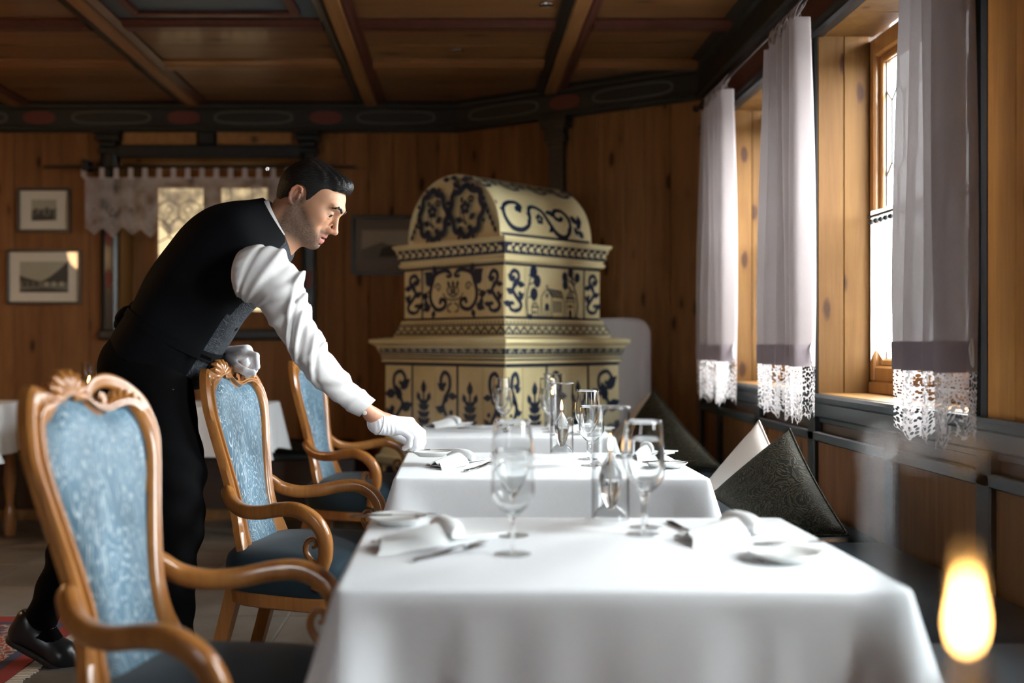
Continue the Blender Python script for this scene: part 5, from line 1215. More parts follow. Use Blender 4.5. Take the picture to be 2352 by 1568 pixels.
# ------------------------------------------------------------------ the waiter: implicit surfaces for skin, hair, gloves, shoes; lofts for cloth
def smin(a, b, k):
    if k <= 0: return np.minimum(a, b)
    h = np.maximum(k-np.abs(a-b), 0)/k; return np.minimum(a, b)-h*h*k*.25
class Field:
    """signed distance on a rectilinear grid; every shape only touches the cells around it"""
    def __init__(s, xs, ys, zs):
        s.ax = [np.asarray(a, np.float32) for a in (xs, ys, zs)]; s.F = np.full([len(a) for a in s.ax], 1.0, np.float32)
    def sl(s, lo, hi, pad):
        out = []
        for a, l, h in zip(s.ax, lo, hi):
            i, j = np.searchsorted(a, l-pad), np.searchsorted(a, h+pad); out.append(slice(max(i-1,0), min(j+1,len(a))))
        return tuple(out)
    def pts(s, sl): return s.ax[0][sl[0]][:,None,None], s.ax[1][sl[1]][None,:,None], s.ax[2][sl[2]][None,None,:]
    def put(s, sl, d, k, op):
        if op == '+': s.F[sl] = smin(s.F[sl], d, k)
        elif op == '-': s.F[sl] = -smin(-s.F[sl], d, k)
    def cone(s, a, b, ra, rb, k=.02, op='+', flat=None):
        a, b = np.array(a, np.float32), np.array(b, np.float32); R = max(ra, rb); sl = s.sl(np.minimum(a,b)-R, np.maximum(a,b)+R, k+.03)
        X, Y, Z = s.pts(sl); v = b-a; L = float(v@v) or 1e-9
        t = np.clip(((X-a[0])*v[0]+(Y-a[1])*v[1]+(Z-a[2])*v[2])/L, 0, 1)
        dx, dy, dz = X-a[0]-t*v[0], Y-a[1]-t*v[1], Z-a[2]-t*v[2]
        s.put(sl, np.sqrt(dx*dx+dy*dy+dz*dz)-(ra+(rb-ra)*t), k, op); return s
    def ell(s, c, r, k=.02, op='+', M=None):
        c, r = np.array(c, np.float32), np.array(r, np.float32); R = float(r.max()) if M is not None else r
        sl = s.sl(c-R, c+R, k+.03); X, Y, Z = s.pts(sl); X, Y, Z = X-c[0], Y-c[1], Z-c[2]
        if M is not None: X, Y, Z = [M[i][0]*X+M[i][1]*Y+M[i][2]*Z for i in range(3)]
        k0 = np.sqrt((X/r[0])**2+(Y/r[1])**2+(Z/r[2])**2); k1 = np.sqrt((X/r[0]**2)**2+(Y/r[1]**2)**2+(Z/r[2]**2)**2)+1e-9
        s.put(sl, k0*(k0-1)/k1, k, op); return s
    def mesh(s):
        F = s.F; A = s.ax; n = F.shape; neg = F < 0
        c = np.zeros([m-1 for m in n], np.int8)
        for i in (0,1):
            for j in (0,1):
                for k in (0,1): c += neg[i:n[0]-1+i, j:n[1]-1+j, k:n[2]-1+k]
        act = (c > 0) & (c < 8); I = np.argwhere(act); idx = np.full(act.shape, -1, np.int64); idx[act] = np.arange(len(I))
        P_ = np.zeros((len(I),3)); W = np.zeros(len(I)); i, j, k = I.T
        for ax in range(3):
            o = [(a, b) for a in (0,1) for b in (0,1)]
            for a, b in o:
                q0 = [i, j, k]; d = [0,0,0]; oth = [t for t in range(3) if t != ax]; d[oth[0]] = a; d[oth[1]] = b
                p0 = [q0[t]+d[t] for t in range(3)]; p1 = list(p0); p1[ax] = p0[ax]+1
                f0, f1 = F[p0[0],p0[1],p0[2]], F[p1[0],p1[1],p1[2]]; m = (f0 < 0) != (f1 < 0); t = np.where(m, f0/np.where(m, f0-f1, 1), 0)
                for q in range(3):
                    c0 = A[q][p0[q]]; c1 = A[q][p1[q]]; P_[:,q] += np.where(m, c0+(c1-c0)*t, 0)
                W += m
        P_ /= W[:,None]; quads = []
        for ax in range(3):
            sh = list(n); sh[ax] -= 1; s0 = [slice(None)]*3; s1 = [slice(None)]*3; s0[ax] = slice(0,-1); s1[ax] = slice(1,None)
            a0, a1 = neg[tuple(s0)], neg[tuple(s1)]; E = np.argwhere(a0 != a1); o1, o2 = [t for t in range(3) if t != ax]
            ok = (E[:,o1] > 0) & (E[:,o2] > 0) & (E[:,o1] < n[o1]-1) & (E[:,o2] < n[o2]-1); E = E[ok]; q = []
            for da, db in ((1,1), (0,1), (0,0), (1,0)):
                t = E.copy(); t[:,o1] -= da; t[:,o2] -= db; q.append(idx[t[:,0], t[:,1], t[:,2]])
            q = np.stack(q, 1); fl = a0[E[:,0],E[:,1],E[:,2]]; fl = fl if ax != 1 else ~fl; q[~fl] = q[~fl][:, ::-1]; quads.append(q)
        return P_, np.concatenate(quads)
def np_mesh(name, V, Q, mat, smooth=True):
    me = bpy.data.meshes.new(name); me.vertices.add(len(V)); me.vertices.foreach_set('co', V.astype(np.float32).ravel())
    me.loops.add(Q.size); me.loops.foreach_set('vertex_index', Q.astype(np.int32).ravel()); me.polygons.add(len(Q)); me.polygons.foreach_set('loop_start', np.arange(0, Q.size, 4, dtype=np.int32))
    me.update(calc_edges=True); me.validate(); me.materials.append(mat)
    if smooth: me.shade_smooth()
    return me
def relax(V, Q, it=2, lam=.5):
    for _ in range(it):
        S = np.zeros_like(V); C = np.zeros(len(V))
        for a in range(4):
            b = (a+1) % 4; np.add.at(S, Q[:,a], V[Q[:,b]]); np.add.at(S, Q[:,b], V[Q[:,a]]); np.add.at(C, Q[:,a], 1); np.add.at(C, Q[:,b], 1)
        V = V+lam*(S/C[:,None]-V)
    return V
def axis(lo, hi, coarse, fines):
    """grid line positions: fine steps inside the given intervals, coarse elsewhere"""
    out = [lo]
    while out[-1] < hi:
        x = out[-1]; st = coarse
        for a, b, f in fines:
            if a <= x < b: st = f
            elif x < a < x+coarse: st = max(f, min(st, a-x))
        out.append(x+st)
    return np.array(out)

MD = 3.42                                           # distance of the waiter's midline
HS = 1.1                                            # head scale
pit, yaw = math.radians(33), math.radians(9)
hf = Vector((math.cos(pit)*math.cos(yaw), -math.cos(pit)*math.sin(yaw), -math.sin(pit)))
hl = Vector((math.sin(yaw), math.cos(yaw), 0)); hu = hf.cross(hl).normalized()
hu = hu if hu.z > 0 else -hu
HO = P(700, 458, MD)                                # between the ears
HM = np.array([hf*HS, hl*HS, hu*HS])                # rows: local axes in the place
def to_world(V): return np.asarray(V)@HM+np.array(HO)
# ---- head in its own axes (x forward, y to his left, z up)
g = .0021
HF = Field(np.arange(-.135,.16,g), np.arange(-.108,.108,g), np.arange(-.20,.135,g))
def sym(fn):
    for s in (1,-1): fn(s)
HF.ell((.010,0,.030), (.089,.071,.070), .02)
HF.ell((.060,0,.040), (.050,.059,.048), .03)
HF.ell((.055,0,-.025), (.052,.055,.066), .03)
sym(lambda s: HF.cone((.004,s*.050,-.050), (.082,s*.014,-.094), .016, .015, .03))
HF.ell((.052,0,-.070), (.046,.043,.040), .03)
HF.ell((.094,0,-.095), (.016,.019,.014), .02)
sym(lambda s: HF.ell((.072,s*.045,-.014), (.024,.016,.016), .03))
sym(lambda s: HF.ell((.104,s*.026,.031), (.012,.024,.008), .016))
HF.ell((.109,0,.028), (.008,.02,.010), .02)
sym(lambda s: HF.ell((.116,s*.031,.004), (.018,.016,.012), .014, '-'))
HF.cone((.110,0,.012), (.131,0,-.031), .006, .0085, .012); HF.ell((.131,0,-.033), (.009,.009,.008), .008)
sym(lambda s: HF.ell((.119,s*.012,-.037), (.010,.0065,.0075), .008))
sym(lambda s: HF.ell((.121,s*.0065,-.044), (.0055,.0032,.003), .003, '-'))
HF.ell((.088,0,-.062), (.026,.034,.030), .02)
HF.ell((.108,0,-.060), (.008,.022,.0055), .006); HF.ell((.105,0,-.0755), (.0085,.020,.0068), .006)
HF.ell((.116,0,-.067), (.016,.018,.0026), .004, '-')
HF.ell((.103,0,-.087), (.008,.016,.004), .008, '-')
sym(lambda s: HF.ell((.114,s*.031,-.046), (.012,.004,.016), .016, '-'))
# lids: a shell over the eyeball with a narrow slit, looking down
EYE = (.0955, .0315, .0045); ER = .0118
sym(lambda s: HF.ell((EYE[0],s*EYE[1],EYE[2]), (ER+.0032,)*3, .006))
sym(lambda s: HF.ell((EYE[0]+.013,s*(EYE[1]+.001),EYE[2]-.0030), (.0135,.0130,.0056), .002, '-'))
# ears
for s in (1,-1):
    a = math.radians(14); M = np.array([[math.cos(a),0,math.sin(a)],[-.30*s*0,1,0],[-math.sin(a),0,math.cos(a)]], np.float32)
    HF.ell((-.004,s*.073,.0), (.0158,.0085,.0275), .006, '+', M)
    rim = [(-.002,.030), (-.015,.028), (-.0225,.014), (-.021,-.004), (-.014,-.020), (-.004,-.030), (.004,-.030)]
    rim = [(a*.9,b*.9) for a, b in [(.009,.018)]+[(.004,.028)]+rim]
    for p, q in zip(rim, rim[1:]): HF.cone((p[0],s*.081,p[1]), (q[0],s*.081,q[1]), .0042, .0042, .003)
    HF.ell((-.003,s*.085,.004), (.0105,.0085,.020), .004, '-', M)
    HF.cone((-.008,s*.078,.017), (-.011,s*.078,-.008), .0036, .0036, .003); HF.ell((.008,s*.076,-.004), (.004,.005,.007), .004)
nb = np.array(P(628, 545, MD)-HO)@np.linalg.inv(HM)  # base of the neck in head axes
HF.cone((-.022,0,-.035), tuple(nb), .053, .060, .035)
HF.cone((.03,0,-.075), tuple(nb+np.array([.03,0,0])), .030, .045, .03)
sym(lambda s: HF.cone((-.018,s*.052,-.035), tuple(nb+np.array([.05,s*.012,-.0])), .013, .010, .02))
def surf_x(y, z):
    j, k = np.searchsorted(HF.ax[1], y), np.searchsorted(HF.ax[2], z); return float(HF.ax[0][np.nonzero(HF.F[:,j,k] < 0)[0].max()])
HV, HQ = HF.mesh(); HV = relax(HV, HQ, 2, .35)
def smst(a, b, x): t = np.clip((x-a)/(b-a), 0, 1); return t*t*(3-2*t)
def head_cols(V):
    x, y, z = V.T; ay = np.abs(y); C = np.tile(np.array([.56,.295,.172]), (len(V),1))
    def mix(c, m): C[:] = C*(1-m[:,None])+np.array(c)*m[:,None]
    ch = np.exp(-(((x-.085)/.03)**2+((ay-.045)/.02)**2+((z+.02)/.022)**2)); mix((.60,.26,.16), ch*.55)
    mix((.62,.22,.14), np.exp(-(((x-.128)/.015)**2+((z+.036)/.012)**2))*.55); mix((.60,.21,.13), smst(.066,.08,ay)*smst(.03,.02,x)*.6)
    # stubble: jaw, chin, moustache, sideburn
    jaw = smst(.004,-.026,z+.62*(x-.022))*smst(.125,.118,x)*smst(-.025,.000,x)*smst(-.135,-.10,z)
    mou = np.exp(-((z+.052)/.007)**2)*smst(.09,.10,x)*smst(.034,.024,ay)
    side = smst(.035,.015,x)*smst(.0,.012,x)*smst(.055,.062,ay)*smst(.03,.0,z)
    st = np.clip(np.maximum(np.maximum(jaw*.95, mou*.85), side*.95), 0, 1); nz = np.random.rand(len(V)); mix((.060,.045,.034), st*(.66+.34*nz))
    lip = (np.exp(-((z+.0605)/.0055)**2)*smst(.101,.106,x)+np.exp(-((z+.0755)/.0062)**2)*smst(.098,.104,x))*smst(.025,.019,ay); mix((.55,.17,.14), np.clip(lip,0,1)*.95)
    mix((.10,.03,.025), np.exp(-((z+.067)/.0028)**2)*smst(.094,.100,x)*smst(.021,.017,ay)); 
    under = np.exp(-(((z-.022)/.012)**2+((ay-.031)/.02)**2))*smst(.085,.1,x); mix((.47,.235,.14), under*.35)
    for e_, w_ in ((.0028,.0013), (-.0082,.0010)): mix((.03,.018,.014), np.exp(-((z-EYE[2]-e_+.18*(ay-EYE[1])*0+60*(ay-EYE[1])**2*.5)/w_)**2)*smst(.0135,.0105,np.abs(ay-EYE[1]))*smst(.095,.10,x)*(.85 if e_ > 0 else .35))
    return C
SKIN, nt_, pb_ = new_mat('warm_skin'); at_ = N(nt_, 'ShaderNodeVertexColor'); at_.layer_name = 'tone'; nt_.links.new(at_.outputs[0], pb_.inputs['Base Color'])
pb_.inputs['Roughness'].default_value = .48; pb_.inputs['Subsurface Weight'].default_value = .08; pb_.inputs['Subsurface Radius'].default_value = (.012,.005,.003); pb_.inputs['Subsurface Scale'].default_value = .3
bump(nt_, pb_, N(nt_, 'ShaderNodeTexNoise', {'Vector': obj_coord(nt_, (1,1,1)), 'Scale': 420, 'Detail': 3}).outputs[0], .10, .002)
# ---- joints of the pose
RSH, REL, RWR = P(600,628,3.24), P(700,802,3.30), P(855,953,3.53)
LSH, LEL, LWR = P(585,625,3.58), P(482,752,3.72), P(510,822,3.62)
RHIP, RKN, RAN = P(352,885,3.32), P(400,1205,3.29), P(402,1515,3.33)
LHIP, LKN, LAN = P(325,885,3.53), P(228,1150,3.70), P(98,1425,3.79)
PEL, WAI, CHE, NEK = P(340,850,MD), P(415,740,MD), P(520,610,MD), P(622,535,MD)
# ---- body: one skin, finely meshed at the head, continued under the clothes
bs = 1.0; lo = np.array([-1.55, 3.0, .02]); hi = np.array([-.22, 3.98, 1.80])
hw = to_world(HV); hlo, hhi = hw.min(0)-.01, hw.max(0)+.01
B = Field(np.arange(lo[0],hi[0],.011), np.arange(lo[1],hi[1],.011), np.arange(lo[2],1.50,.011))
cn = lambda a, b, ra, rb, k=.03: B.cone(tuple(a), tuple(b), ra, rb, k)
B.ell(tuple(PEL), (.135,.165,.12), .05); cn(PEL, WAI, .125, .115, .06); cn(WAI, CHE, .115, .125, .06); B.ell(tuple(CHE), (.14,.175,.13), .06); cn(CHE, NEK, .11, .055, .06)
for sh in (RSH, LSH): cn(NEK-Vector((.03,0,.02)), sh, .060, .048, .05)
for a, b, c in ((RSH,REL,RWR), (LSH,LEL,LWR)): cn(a, b, .054, .036); cn(b, c, .036, .023)
for a, b, c in ((RHIP,RKN,RAN), (LHIP,LKN,LAN)): cn(a, b, .088, .056); cn(b, c, .052, .036)
cn(RWR, P(905,968,3.58), .027, .022, .02); cn(LWR, P(526,822,3.60), .024, .016, .02); cn(LAN, P(140,1492,3.78), .030, .02, .02); cn(RAN, RAN+Vector((.16,0,-.08)), .036, .025, .02)
BV, BQ = B.mesh(); BV = relax(BV, BQ, 2, .5)
AV = np.concatenate([hw, BV]); AQ = np.concatenate([HQ, BQ+len(hw)])
cols = np.concatenate([head_cols(HV), np.tile(np.array([.56,.27,.17]), (len(BV),1))])
man = bpy.data.objects.new('person', np_mesh('person', AV-np.array([-.98,MD,0]), AQ, SKIN)); COL.objects.link(man); man.location = (-.98, MD, 0)
ca = man.data.color_attributes.new('tone', 'FLOAT_COLOR', 'POINT'); ca.data.foreach_set('color', np.concatenate([cols, np.ones((len(cols),1))],1).astype(np.float32).ravel())
tag(man, 'waiter in black vest and white gloves bending forward over the middle table', 'person')
MO = np.array(man.location)
def mpart(name, V, Q, mat, label=None, parent=None):
    o = bpy.data.objects.new(name, np_mesh(name, V-MO, Q, mat)); COL.objects.link(o); o.parent = parent or man
    if label: o['label'] = label
    return o
def mloft(name, mb, mat, label=None, smooth=180, parent=None):
    me = mesh_of(name, mb, mat, smooth, True, man.location); o = bpy.data.objects.new(name, me); COL.objects.link(o); o.parent = parent or man
    if label: o['label'] = label
    return o
# eyes
EYEM, nt_, pb_ = new_mat('dark_brown_eye'); at_ = N(nt_, 'ShaderNodeVertexColor'); at_.layer_name = 'tone'; nt_.links.new(at_.outputs[0], pb_.inputs['Base Color']); pb_.inputs['Roughness'].default_value = .08
for s in (1,-1):
    e = Field(*[np.arange(c-.0145,c+.0145,.0008) for c in (EYE[0], s*EYE[1], EYE[2])]); e.ell((EYE[0],s*EYE[1],EYE[2]), (ER,)*3, 0); V, Q = e.mesh()
    d = (V-np.array([EYE[0],s*EYE[1],EYE[2]]))/ER; gz = np.array([.90,-.20,-.30]); gz /= np.linalg.norm(gz); t = d@gz
    c = np.where(t[:,None] > .975, (.004,.004,.004), np.where(t[:,None] > .80, (.035,.016,.008), (.62,.58,.55))); o = mpart('eye', to_world(V), Q, EYEM)
    a = o.data.color_attributes.new('tone', 'FLOAT_COLOR', 'POINT'); a.data.foreach_set('color', np.concatenate([c, np.ones((len(c),1))],1).astype(np.float32).ravel())
# hair, brows
HAIR, nt_, pb_ = new_mat('black_hair'); pb_.inputs['Base Color'].default_value = (.005,.0045,.0045,1); pb_.inputs['Roughness'].default_value = .42; pb_.inputs['Specular IOR Level'].default_value = .35
hn = N(nt_, 'ShaderNodeTexNoise', {'Vector': obj_coord(nt_, (60,260,260)), 'Scale': 1, 'Detail': 3}).outputs[0]; bump(nt_, pb_, hn, .55, .006)
h = Field(np.arange(-.13,.15,.0024), np.arange(-.105,.105,.0024), np.arange(-.09,.15,.0024))
h.ell((.004,0,.040), (.094,.0765,.076), .01)
h.ell((-.042,0,-.002), (.043,.063,.056), .02); h.ell((-.02,0,.03), (.07,.0785,.06), .02)
h.cone((-.02,0,.088), (.075,0,.090), .030, .026, .03); sym(lambda s: h.cone((-.02,s*.030,.082), (.070,s*.026,.086), .028, .022, .03)); h.cone((.060,0,.098), (.092,.0,.103), .018, .012, .02); sym(lambda s: h.cone((.055,s*.024,.094), (.088,s*.020,.098), .016, .011, .02))
X, Y, Z = h.ax[0][:,None,None], h.ax[1][None,:,None], h.ax[2][None,None,:]
hx = np.interp(h.ax[2], [-.09,-.06,-.045,-.035,-.020,.0,.022,.040,.055,.070,.080,.09,.15], [-.055,-.055,-.035,-.02,.034,.036,.040,.055,.066,.080,.100,.15,.16])[None,None,:]
cut = X-hx+.10*np.maximum(np.abs(Y)*0,0)
ear = .026-np.sqrt((X+.002)**2+((Z-.0)*.72)**2)+0*Y                 # keeps the ears free
low = np.where(X < -.0, -.052-.25*(X+.05)-Z, -.03-Z)
h.F = np.maximum(np.maximum(np.maximum(h.F, cut*.8), np.where(np.abs(Y) > .055, ear, -1)), low*.8).astype(np.float32)
rng = np.random.RandomState(3); 
V, Q = h.mesh(); V = relax(V, Q, 3, .5)
wob = .0016*np.sin(V[:,1]*420+V[:,0]*60)*smst(.05,.09,V[:,2]); V[:,2] += wob
mpart('hair', to_world(V), Q, HAIR, 'short black hair combed back')
for s in (1,-1):
    b = Field(np.arange(.06,.135,.0013), np.arange(min(s*.005,s*.062),max(s*.005,s*.062),.0013), np.arange(.005,.05,.0013))
    bp_ = [(.1135,.013,.0275), (.1135,.024,.033), (.1065,.036,.035), (.096,.046,.0305), (.089,.051,.025)]
    bp_ = [(surf_x(s*p[1], p[2])-.0008, p[1], p[2]) for p in bp_]
    for k, (p, q) in enumerate(zip(bp_, bp_[1:])): b.cone((p[0],s*p[1],p[2]), (q[0],s*q[1],q[2]), .0046-.0006*k, .0042-.0007*k, .003)
    V, Q = b.mesh(); mpart('eyebrow', to_world(V), Q, HAIR)

# ---- vest: sections from back and front outline and half width
def sect(bk, fr, w, d, n=56, ex=2.35, lean=0.0):
    b, f = P(*bk, d), P(*fr, d); c = (b+f)/2; u = (f-b)/2; out = []
    for k in range(n):
        a = 2*PI*k/n; ca, sa = math.cos(a), math.sin(a); p = math.copysign(abs(ca)**(2/ex), ca); q = math.copysign(abs(sa)**(2/ex), sa)
        out.append(c+u*p+Vector((0, w*q, 0)))
    return out
vs = [((262,792),(450,893),.190), ((272,768),(472,862),.190), ((290,738),(502,816),.186), ((313,706),(530,772),.182), ((331,668),(553,738),.182), ((347,636),(577,708),.186), ((368,606),(600,690),.194), ((396,570),(618,664),.204), ((430,528),(636,636),.212), ((464,499),(650,616),.214), ((500,480),(660,600),.205), ((540,469),(667,588),.178), ((575,464),(669,578),.140), ((596,460),(668,570),.112), ((607,458),(664,556),.094)]
def resample(rows, n):
    out = []; m = len(rows)-1; k = len(rows[0])
    R = [[Vector(p) for p in r] for r in rows]
    cols_ = [smooth_path([R[i][j] for i in range(m+1)], n) for j in range(k)]
    return [[cols_[j][i] for j in range(k)] for i in range(len(cols_[0]))]
rows = resample([sect(b, f, w, MD) for b, f, w in vs], 4)
m = MB(); m.loft(rows, True, False)
nr = len(rows); nk = 56
for fi, f in enumerate(m.f):                          # grey woven front panels
    i, j = fi//nk, fi%nk; a = (j if j <= nk/2 else nk-j)/nk*2*PI
    if a < .78-.14*math.sin(i/nr*3): m.m[fi] = 1
for i, v in enumerate(m.v):                           # soft creases at the waist
    r, j = i//nk, i%nk; t = r/nr; a = 2*PI*j/nk; k_ = .006*math.exp(-((t-.28)/.16)**2)*math.sin(26*t+3*math.cos(a)+2*math.sin(a))+.003*math.sin(14*t+5*a)*math.exp(-((t-.75)/.15)**2)
    m.v[i] = (v[0]+k_*.5, v[1]+k_*math.copysign(1, math.sin(a)), v[2]+k_*.6)
vest = mloft('vest', m, [BLACKF, VESTG], 'black vest with grey woven front')
sol = vest.modifiers.new('thickness', 'SOLIDIFY'); sol.thickness = .004; sol.offset = 1
p0, p1 = rows[9], rows[9]
bt = mesh_of('button', MB().lathe([(0,0), (.007,.001), (.0075,.003), (.005,.0045), (0,.004)], 14), simple('dark_button', (.02,.02,.022), .3), 60)
for i in (6, 14, 22, 30):
    c = Vector(rows[i][0])-man.location; o = obj('button', bt, None, vest); o.location = c+Vector((.004,-.012,-.003)); o.rotation_euler = (0, PI*.68, 0)
o = mloft('pocket_welt', MB().obox(P(462,812,3.228), P(486,822,3.228)-P(462,812,3.228), Vector((0,.006,0)), P(460,820,3.228)-P(462,812,3.228)), BLACKF, None, None, vest)
# vest armhole rim where the sleeve leaves
# ---- shirt: collar and sleeves
m = MB(); cr = []
for (b, f, w), k in (((( 604,466),(662,566),.097),1), ((( 612,461),(664,555),.088),1), (((621,462),(667,553),.080),1), (((622,464),(666,553),.074),1)): cr.append(sect(b, f, w, MD, 40))
m.loft(cr, True, False); mloft('collar', m, SHIRT)
def arm_loft(tab, n=44, fold=None, ex=2.1):
    rs = []
    for tp, bt_, d, w in tab:
        t, b = P(*tp, d), P(*bt_, d); c = (t+b)/2; u = (t-b)/2
        rs.append([c+u*math.copysign(abs(math.cos(a))**(2/ex), math.cos(a))+Vector((0, -w*math.copysign(abs(math.sin(a))**(2/ex), math.sin(a)), 0)) for a in (2*PI*k/n for k in range(n))])
    rs = resample(rs, 9); cs = [sum(r, Vector())/n for r in rs]; N_ = len(rs); out = []
    for i, r in enumerate(rs):
        t = i/(N_-1); out.append([p+(p-cs[i]).normalized()*fold(t, 2*PI*k/n) for k, p in enumerate(r)])
    return out
def ridge(x, w): return math.exp(-(x/w)**2)
def fold_r(t, a):                                     # a = 0 top edge, PI/2 camera side, PI underside
    f = 0
    if t < .30: f += .0045*math.sin(a*15+20*t)*ridge(t-.10, .07)-.008*ridge(t-.20-.05*math.cos(a), .014)    # gathered cap and yoke seam
    for c0, sl, am, w in ((.27,.07,.010,.018), (.36,.10,.013,.02), (.46,.06,.010,.018), (.53,-.08,.013,.016), (.60,-.05,.012,.014), (.655,.05,.010,.014), (.71,-.06,.009,.013), (.77,.07,.006,.014), (.88,.05,.006,.012)):
        am *= 1.35; f += am*ridge(t-c0-sl*math.cos(a-.4), w)*(.55+.45*math.cos(a-.9))
        f -= am*.7*ridge(t-c0-sl*math.cos(a-.4)-.032, w)*(.5+.5*math.cos(a-.9))
    f += .004*math.sin(5*a+16*t)*ridge(t-.45, .25)
    if t > .905: f = f*.3+.0035
    if .90 < t < .912: f -= .003
    return f
SR = [((536,604),(533,646),3.165,.020), ((548,583),(542,672),3.185,.055), ((572,566),(556,690),3.20,.078), ((612,560),(582,696),3.215,.088), ((652,578),(605,716),3.225,.086), ((684,622),(624,745),3.24,.083), ((700,672),(646,780),3.255,.078), ((715,722),(669,814),3.275,.074), ((738,772),(693,850),3.30,.068), ((764,814),(722,884),3.345,.063), ((800,863),(764,917),3.41,.055), ((833,896),(797,941),3.475,.047), ((861,920),(827,955),3.525,.042)]
m = MB(); rr = arm_loft(SR, 48, fold_r); m.loft(rr, True, False); m.f.append(tuple(range(48))); m.m.append(0)
m.loft([rr[-1], [p+(sum(rr[-1], Vector())/48-p)*.22 for p in rr[-1]], [p+(sum(rr[-6], Vector())/48-p)*.25 for p in rr[-6]]], True, False)
sl_r = mloft('shirt_sleeve', m, SHIRT)
c_ = P(800,935,3.42); o = obj('cuff_button', bt, None, sl_r); o.location = P(838,948,3.478)-man.location; o.rotation_euler = (PI/2,0,0); o.data = bt.copy(); o.data.materials[0] = PORC
SL = [((590,585),(550,610),3.56,.03), ((592,612),(535,640),3.58,.07), ((562,672),(502,672),3.64,.068), ((535,716),(470,706),3.69,.06), ((515,752),(445,750),3.72,.055), ((502,785),(462,800),3.70,.05), ((512,800),(486,836),3.65,.045), ((520,803),(500,840),3.615,.040)]
m = MB(); m.loft(arm_loft(SL, 32, lambda t, a: .004*math.sin(18*t+3*a)), True, True); mloft('shirt_sleeve', m, SHIRT)
# ---- trousers
TF = Field(np.arange(-1.62,-.70,.0085), np.arange(3.0,4.05,.0085), np.arange(.05,1.30,.0085))
TF.ell(tuple(P(345,845,MD)), (.135,.185,.13), .05); TF.ell(tuple(P(300,850,3.34)), (.10,.095,.12), .05); TF.ell(tuple(P(300,850,3.52)), (.10,.095,.12), .05)
tc = lambda a, b, ra, rb: TF.cone(tuple(a), tuple(b), ra, rb, .035)
tc(P(356,890,3.32), P(388,1080,3.30), .118, .108); tc(P(388,1080,3.30), P(398,1200,3.29), .108, .092); tc(P(398,1200,3.29), P(388,1340,3.30), .090, .078); tc(P(388,1340,3.30), P(394,1530,3.33), .078, .072)
tc(P(325,890,3.53), P(228,1130,3.68), .118, .095); tc(P(228,1130,3.68), P(165,1270,3.74), .090, .078); tc(P(165,1270,3.74), P(100,1412,3.79), .076, .060)
V, Q = TF.mesh(); V = relax(V, Q, 2, .5)
V[:,0] += .004*np.sin(V[:,2]*60+V[:,1]*40)*smst(1.0,.8,V[:,2])
mpart('trousers', V, Q, BLACKT, 'black trousers')
mloft('sock', MB().tube([P(112,1388,3.79), P(100,1420,3.79), P(102,1452,3.79), P(130,1482,3.79)], [.05,.046,.046,.036], 14), BLACKT)
# apron string knotted at the back
m = MB(); kn = P(303,722,MD)
for p, q, r in ((P(318,712,MD), P(268,742,MD-.03), .024), (P(318,716,MD), P(266,752,MD+.03), .022), (P(312,720,MD), P(285,760,MD), .016), (P(325,700,MD), P(305,725,MD), .024)):
    p, q = Vector(p), Vector(q); m.tube(smooth_path([p, (p+q)/2+Vector((0,0,.006)), q], 4), [r*.6, r*.8, r*1.0, r*1.15, r*1.2, r*1.15, r*1.0, r*.8, r*.4], 12)
mloft('apron_knot', m, BLACKF, 'knotted black apron string')
m = MB(); ra_ = [sect((b[0]-3,b[1]), (f[0]+2,f[1]), w+.004, MD) for b, f, w in (((300,718),(497,835),.19), ((310,702),(508,815),.188))]; m.loft(ra_, True, False); mloft('apron_string', m, BLACKF)
m = MB(); m.lathe([(0,0), (.004,.001), (.004,.003), (0,.004)], 10); o = obj('rivet', m, STEEL, man); o.location = P(398,893,3.205)-man.location; o.rotation_euler = (PI/2,0,0)
# ---- shoes
def shoe(heel, toe, w, name='shoe'):
    h_, t_ = Vector(heel), Vector(toe); f = (t_-h_); L = f.length; f.normalize(); up = Vector((0,1,0)).cross(f); up = up if up.z > 0 else -up; sd = Vector((0,1,0))
    Mx = np.array([f, sd, up]); s = L/.30
    S = Field(np.arange(-.04,.36,.004), np.arange(-.075,.075,.004), np.arange(-.035,.16,.004))
    S.cone((.035,0,.035), (.03,0,.085), .038, .040, .02); S.cone((.03,0,.032), (.20,0,.028), .036, .046, .03); S.cone((.20,.0,.026), (.262,0,.018), .046, .030, .03); S.cone((.06,0,.07), (.19,0,.045), .036, .030, .03)
    S.ell((.035,0,.135), (.040,.034,.03), .01, '-')
    X, Y, Z = S.pts(tuple(slice(None) for _ in range(3))); S.F = np.maximum(S.F, -(Z-.006)).astype(np.float32)
    V, Q = S.mesh(); V = relax(V, Q, 1, .4); o = mpart(name, (V*s)@Mx+np.array(h_), Q, SHOE)
    D = Field(np.arange(-.04,.36,.005), np.arange(-.075,.075,.005), np.arange(-.03,.06,.005)); D.cone((.034,0,.0), (.20,0,.0), .040, .050, .02); D.cone((.20,0,0), (.262,0,.0), .050, .034, .02)
    X, Y, Z = D.pts(tuple(slice(None) for _ in range(3))); D.F = np.maximum(np.maximum(D.F, -(Z+.012)), Z-.010).astype(np.float32); V, Q = D.mesh(); mpart('sole', (V*s)@Mx+np.array(h_), Q, SOLE, None, o)
    for k in range(4):
        x = .115+.022*k; z = .098-.0115*k-.010; pts = [h_+(f*x_+sd*y_+up*z_)*s for x_, y_, z_ in ((x,-.030,z-.018), (x+.004,-.012,z), (x+.008,.012,z), (x+.004,.030,z-.018))]
        mloft('lace', MB().tube(smooth_path(pts, 3), .0032, 6), SHOE, None, 180, o)
hd = P(20,1462,3.79); shoe(hd, hd+Vector((.275,0,-.145)), 1)
shoe(Vector((RAN.x-.10,3.33,.006)), Vector((RAN.x+.20,3.33,.006)), 1)
